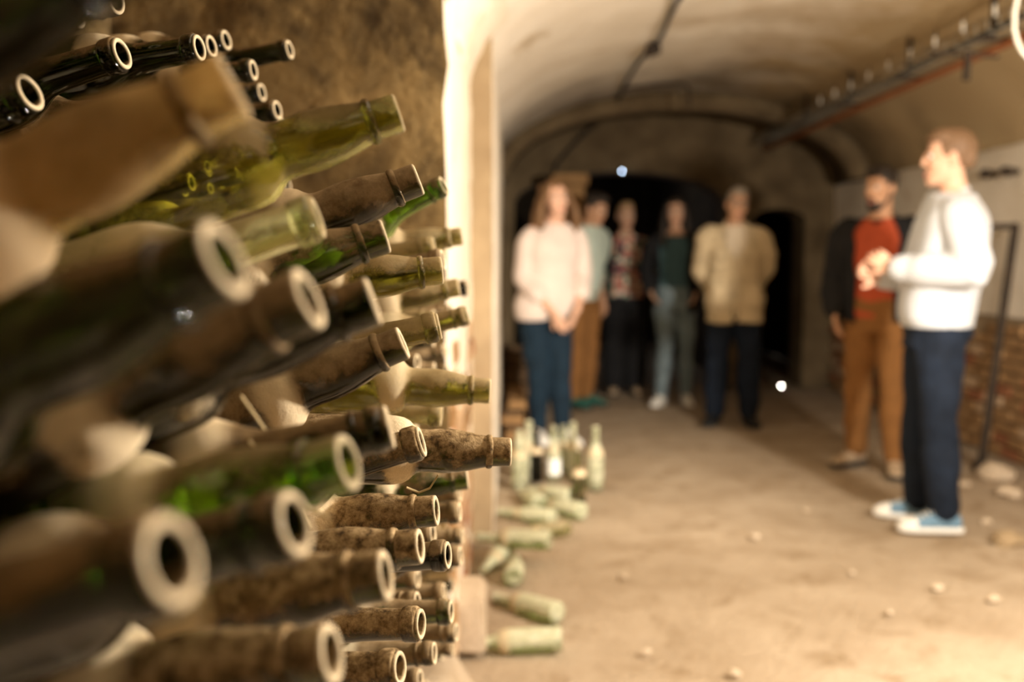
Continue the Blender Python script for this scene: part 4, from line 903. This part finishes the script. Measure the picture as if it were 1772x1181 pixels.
# older man in the khaki jacket
def khaki_arc(z): return .05 if z < 1.24 else .05 + (z - 1.24) * 3.0
person(dict(loc=at_ground(1266, 735), rz=Rd(-8), height=1.71, girth=.92, skin=SKIN[1], hair='short', hair_m=HAIR['grey'], glasses=True, head=(Rd(8), .06, Rd(7)), head_off=V(.012, 0, -.01),
    label='older man with glasses in a khaki jacket, hands behind his back',
    left_arm=(V(.225, .11, 1.17), V(.12, .225, .97), V(-.9, .15, -.35), V(0, 1, 0), .5), right_arm=(V(-.225, .11, 1.17), V(-.12, .205, .99), V(.9, .15, -.35), V(0, 1, 0), .5),
    left_leg=(V(.11, -.01, .50), V(.125, .0, .085), .18), right_leg=(V(-.11, -.01, .50), V(-.13, .01, .085), -.35), trousers=DENIM, leg_grow=.022, flare=1.5, shoes=BLACKF, soles=DSOLE,
    tops=[dict(name='sweater', mat=CREAM, grow=.014, hem=.95, top=1.485, sleeve=.0, extra=[collar(.062, .011, .0)]),
          dict(name='jacket', mat=KHAKI, grow=.032, flare=.035, hem=.77, top=1.495, sleeve=.93, bulk=.010, inner=.016, arc=khaki_arc, wr=(.009, 24, 6, (1, 1, 1.5)), extra=[lapels(KHAKI, .085, 1.26), patches([(-.105, -.176, .97, .060, .075), (.105, -.176, .97, .060, .075), (-.10, -.165, 1.27, .05, .022), (.10, -.165, 1.27, .05, .022)], KHAKI), patches([(0.0, -.172, 1.03, .016, .22)], KHAKI, 'button_placket'), cuffs(.89, .95, .018)])]))
# dark haired woman with one knee bent forward
person(dict(loc=at_ground(1165, 700), rz=Rd(-18), height=1.69, fem=True, skin=SKIN[2], hair='long', hair_len=.34, hair_w=.010, hair_m=HAIR['dark'], head=(Rd(14), .03, 0),
    label='dark long haired woman in a black cardigan, hand at her pocket, one knee bent',
    left_arm=arm_v(1, (.245, .06, 1.17), (.20, -.06, .98), (-.3, -.4, -1), (-1, -.2, 0), .5), right_arm=arm_v(-1, (.26, .06, 1.17), (.20, -.075, .985), (-.45, -.4, -.8), (-1, -.2, 0), .5),
    left_leg=(V(.10, .0, .50), V(.10, .06, .085), .3), right_leg=(V(-.055, -.13, .52), V(-.10, -.05, .085), -.15), trousers=DENIML, leg_grow=.010, shoes=WSOLE, soles=WSOLE,
    tops=[dict(name='blouse', mat=TEALF, grow=.010, hem=.92, top=1.455, sleeve=.25),
          dict(name='cardigan', mat=BLACKF, grow=.024, hem=.80, top=1.475, sleeve=.93, bulk=.006, inner=.014, arc=lambda z: .72, extra=[cuffs(.90, .94, .01)])]))
# woman in the floral blouse and black waistcoat
person(dict(loc=at_ground(1080, 683), rz=Rd(2), height=1.69, fem=True, girth=1.05, skin=SKIN[2], hair='short', hair_m=HAIR['blond'], head=(Rd(6), .02, 0),
    label='woman in a floral blouse under a long black waistcoat with black trousers',
    left_arm=arm_v(1, (.245, .05, 1.16), (.15, -.16, 1.02), (-.8, -.5, -.1), (-.2, .9, .1), .5), right_arm=arm_v(-1, (.235, .03, 1.14), (.235, -.05, .90), (0, -.1, -1), (-1, 0, 0), .4),
    left_leg=LEG[1], right_leg=LEG[-1], trousers=BLACKF, leg_grow=.034, flare=1.6, shoes=SUEDE, soles=DSOLE,
    tops=[dict(name='blouse', mat=FLORAL, grow=.014, hem=.90, top=1.47, sleeve=.85, bulk=.010, puff=.02),
          dict(name='waistcoat', mat=BLACKF, grow=.028, hem=.62, top=1.45, sleeve=0, inner=.014, arc=lambda z: .75 if z > .9 else .35)]))
# man in the mint T-shirt, looking down
person(dict(loc=at_ground(1006, 704), rz=Rd(52), height=1.74, skin=SKIN[1], hair='quiff', hair_m=HAIR['dark'], head=(Rd(-5), .36, 0), head_off=V(.0, -.035, -.02), neck=V(.0, -.07, 1.47),
    label='man in a mint T-shirt with a dark green collar, looking down',
    left_arm=A_SIDE[1], right_arm=A_SIDE[-1], left_leg=LEG[1], right_leg=LEG[-1], trousers=CHINO, leg_grow=.018, shoes=GREENB, soles=DSOLE,
    tops=[dict(name='shirt', mat=MINT, grow=.014, hem=.88, top=1.485, sleeve=.34, bulk=.016, extra=[collar(.060, .012, .0, GREENB), ])]))
# woman in the pale pink blouse nearest the pier
person(dict(loc=at_ground(955, 764), rz=Rd(22), height=1.70, fem=True, girth=1.12, pelvis=V(-.05, .01, .92), skin=SKIN[0], hair='long', hair_len=.21, hair_w=.034, hair_m=HAIR['brown'], head=(Rd(-2), .06, Rd(-4)), neck=V(.01, .0, 1.48),
    label='woman in a pale pink blouse and blue jeans, hands clasped in front',
    left_arm=arm_v(1, (.228, -.01, 1.12), (.085, -.215, .905), (-.50, -.25, -.82), (-.75, .55, 0), .55), right_arm=arm_v(-1, (.228, -.01, 1.12), (.085, -.225, .885), (-.46, -.25, -.85), (-.75, .55, 0), .55),
    left_leg=(V(.035, -.05, .50), V(.045, -.07, .085), .22), right_leg=(V(-.115, -.03, .50), V(-.095, .03, .085), -.10), trousers=DENIMW, leg_grow=.022, flare=.8, shoes=WSOLE, soles=WSOLE,
    tops=[dict(name='blouse', mat=PINK, grow=.019, hem=.84, top=1.485, sleeve=.70, bulk=.007, puff=.02, wr=(.010, 22, 5, (1, 1, 1.6)), extra=[cuffs(.68, .735, .013, 'rolled_cuff'), collar(.058, .011, .0)])]))
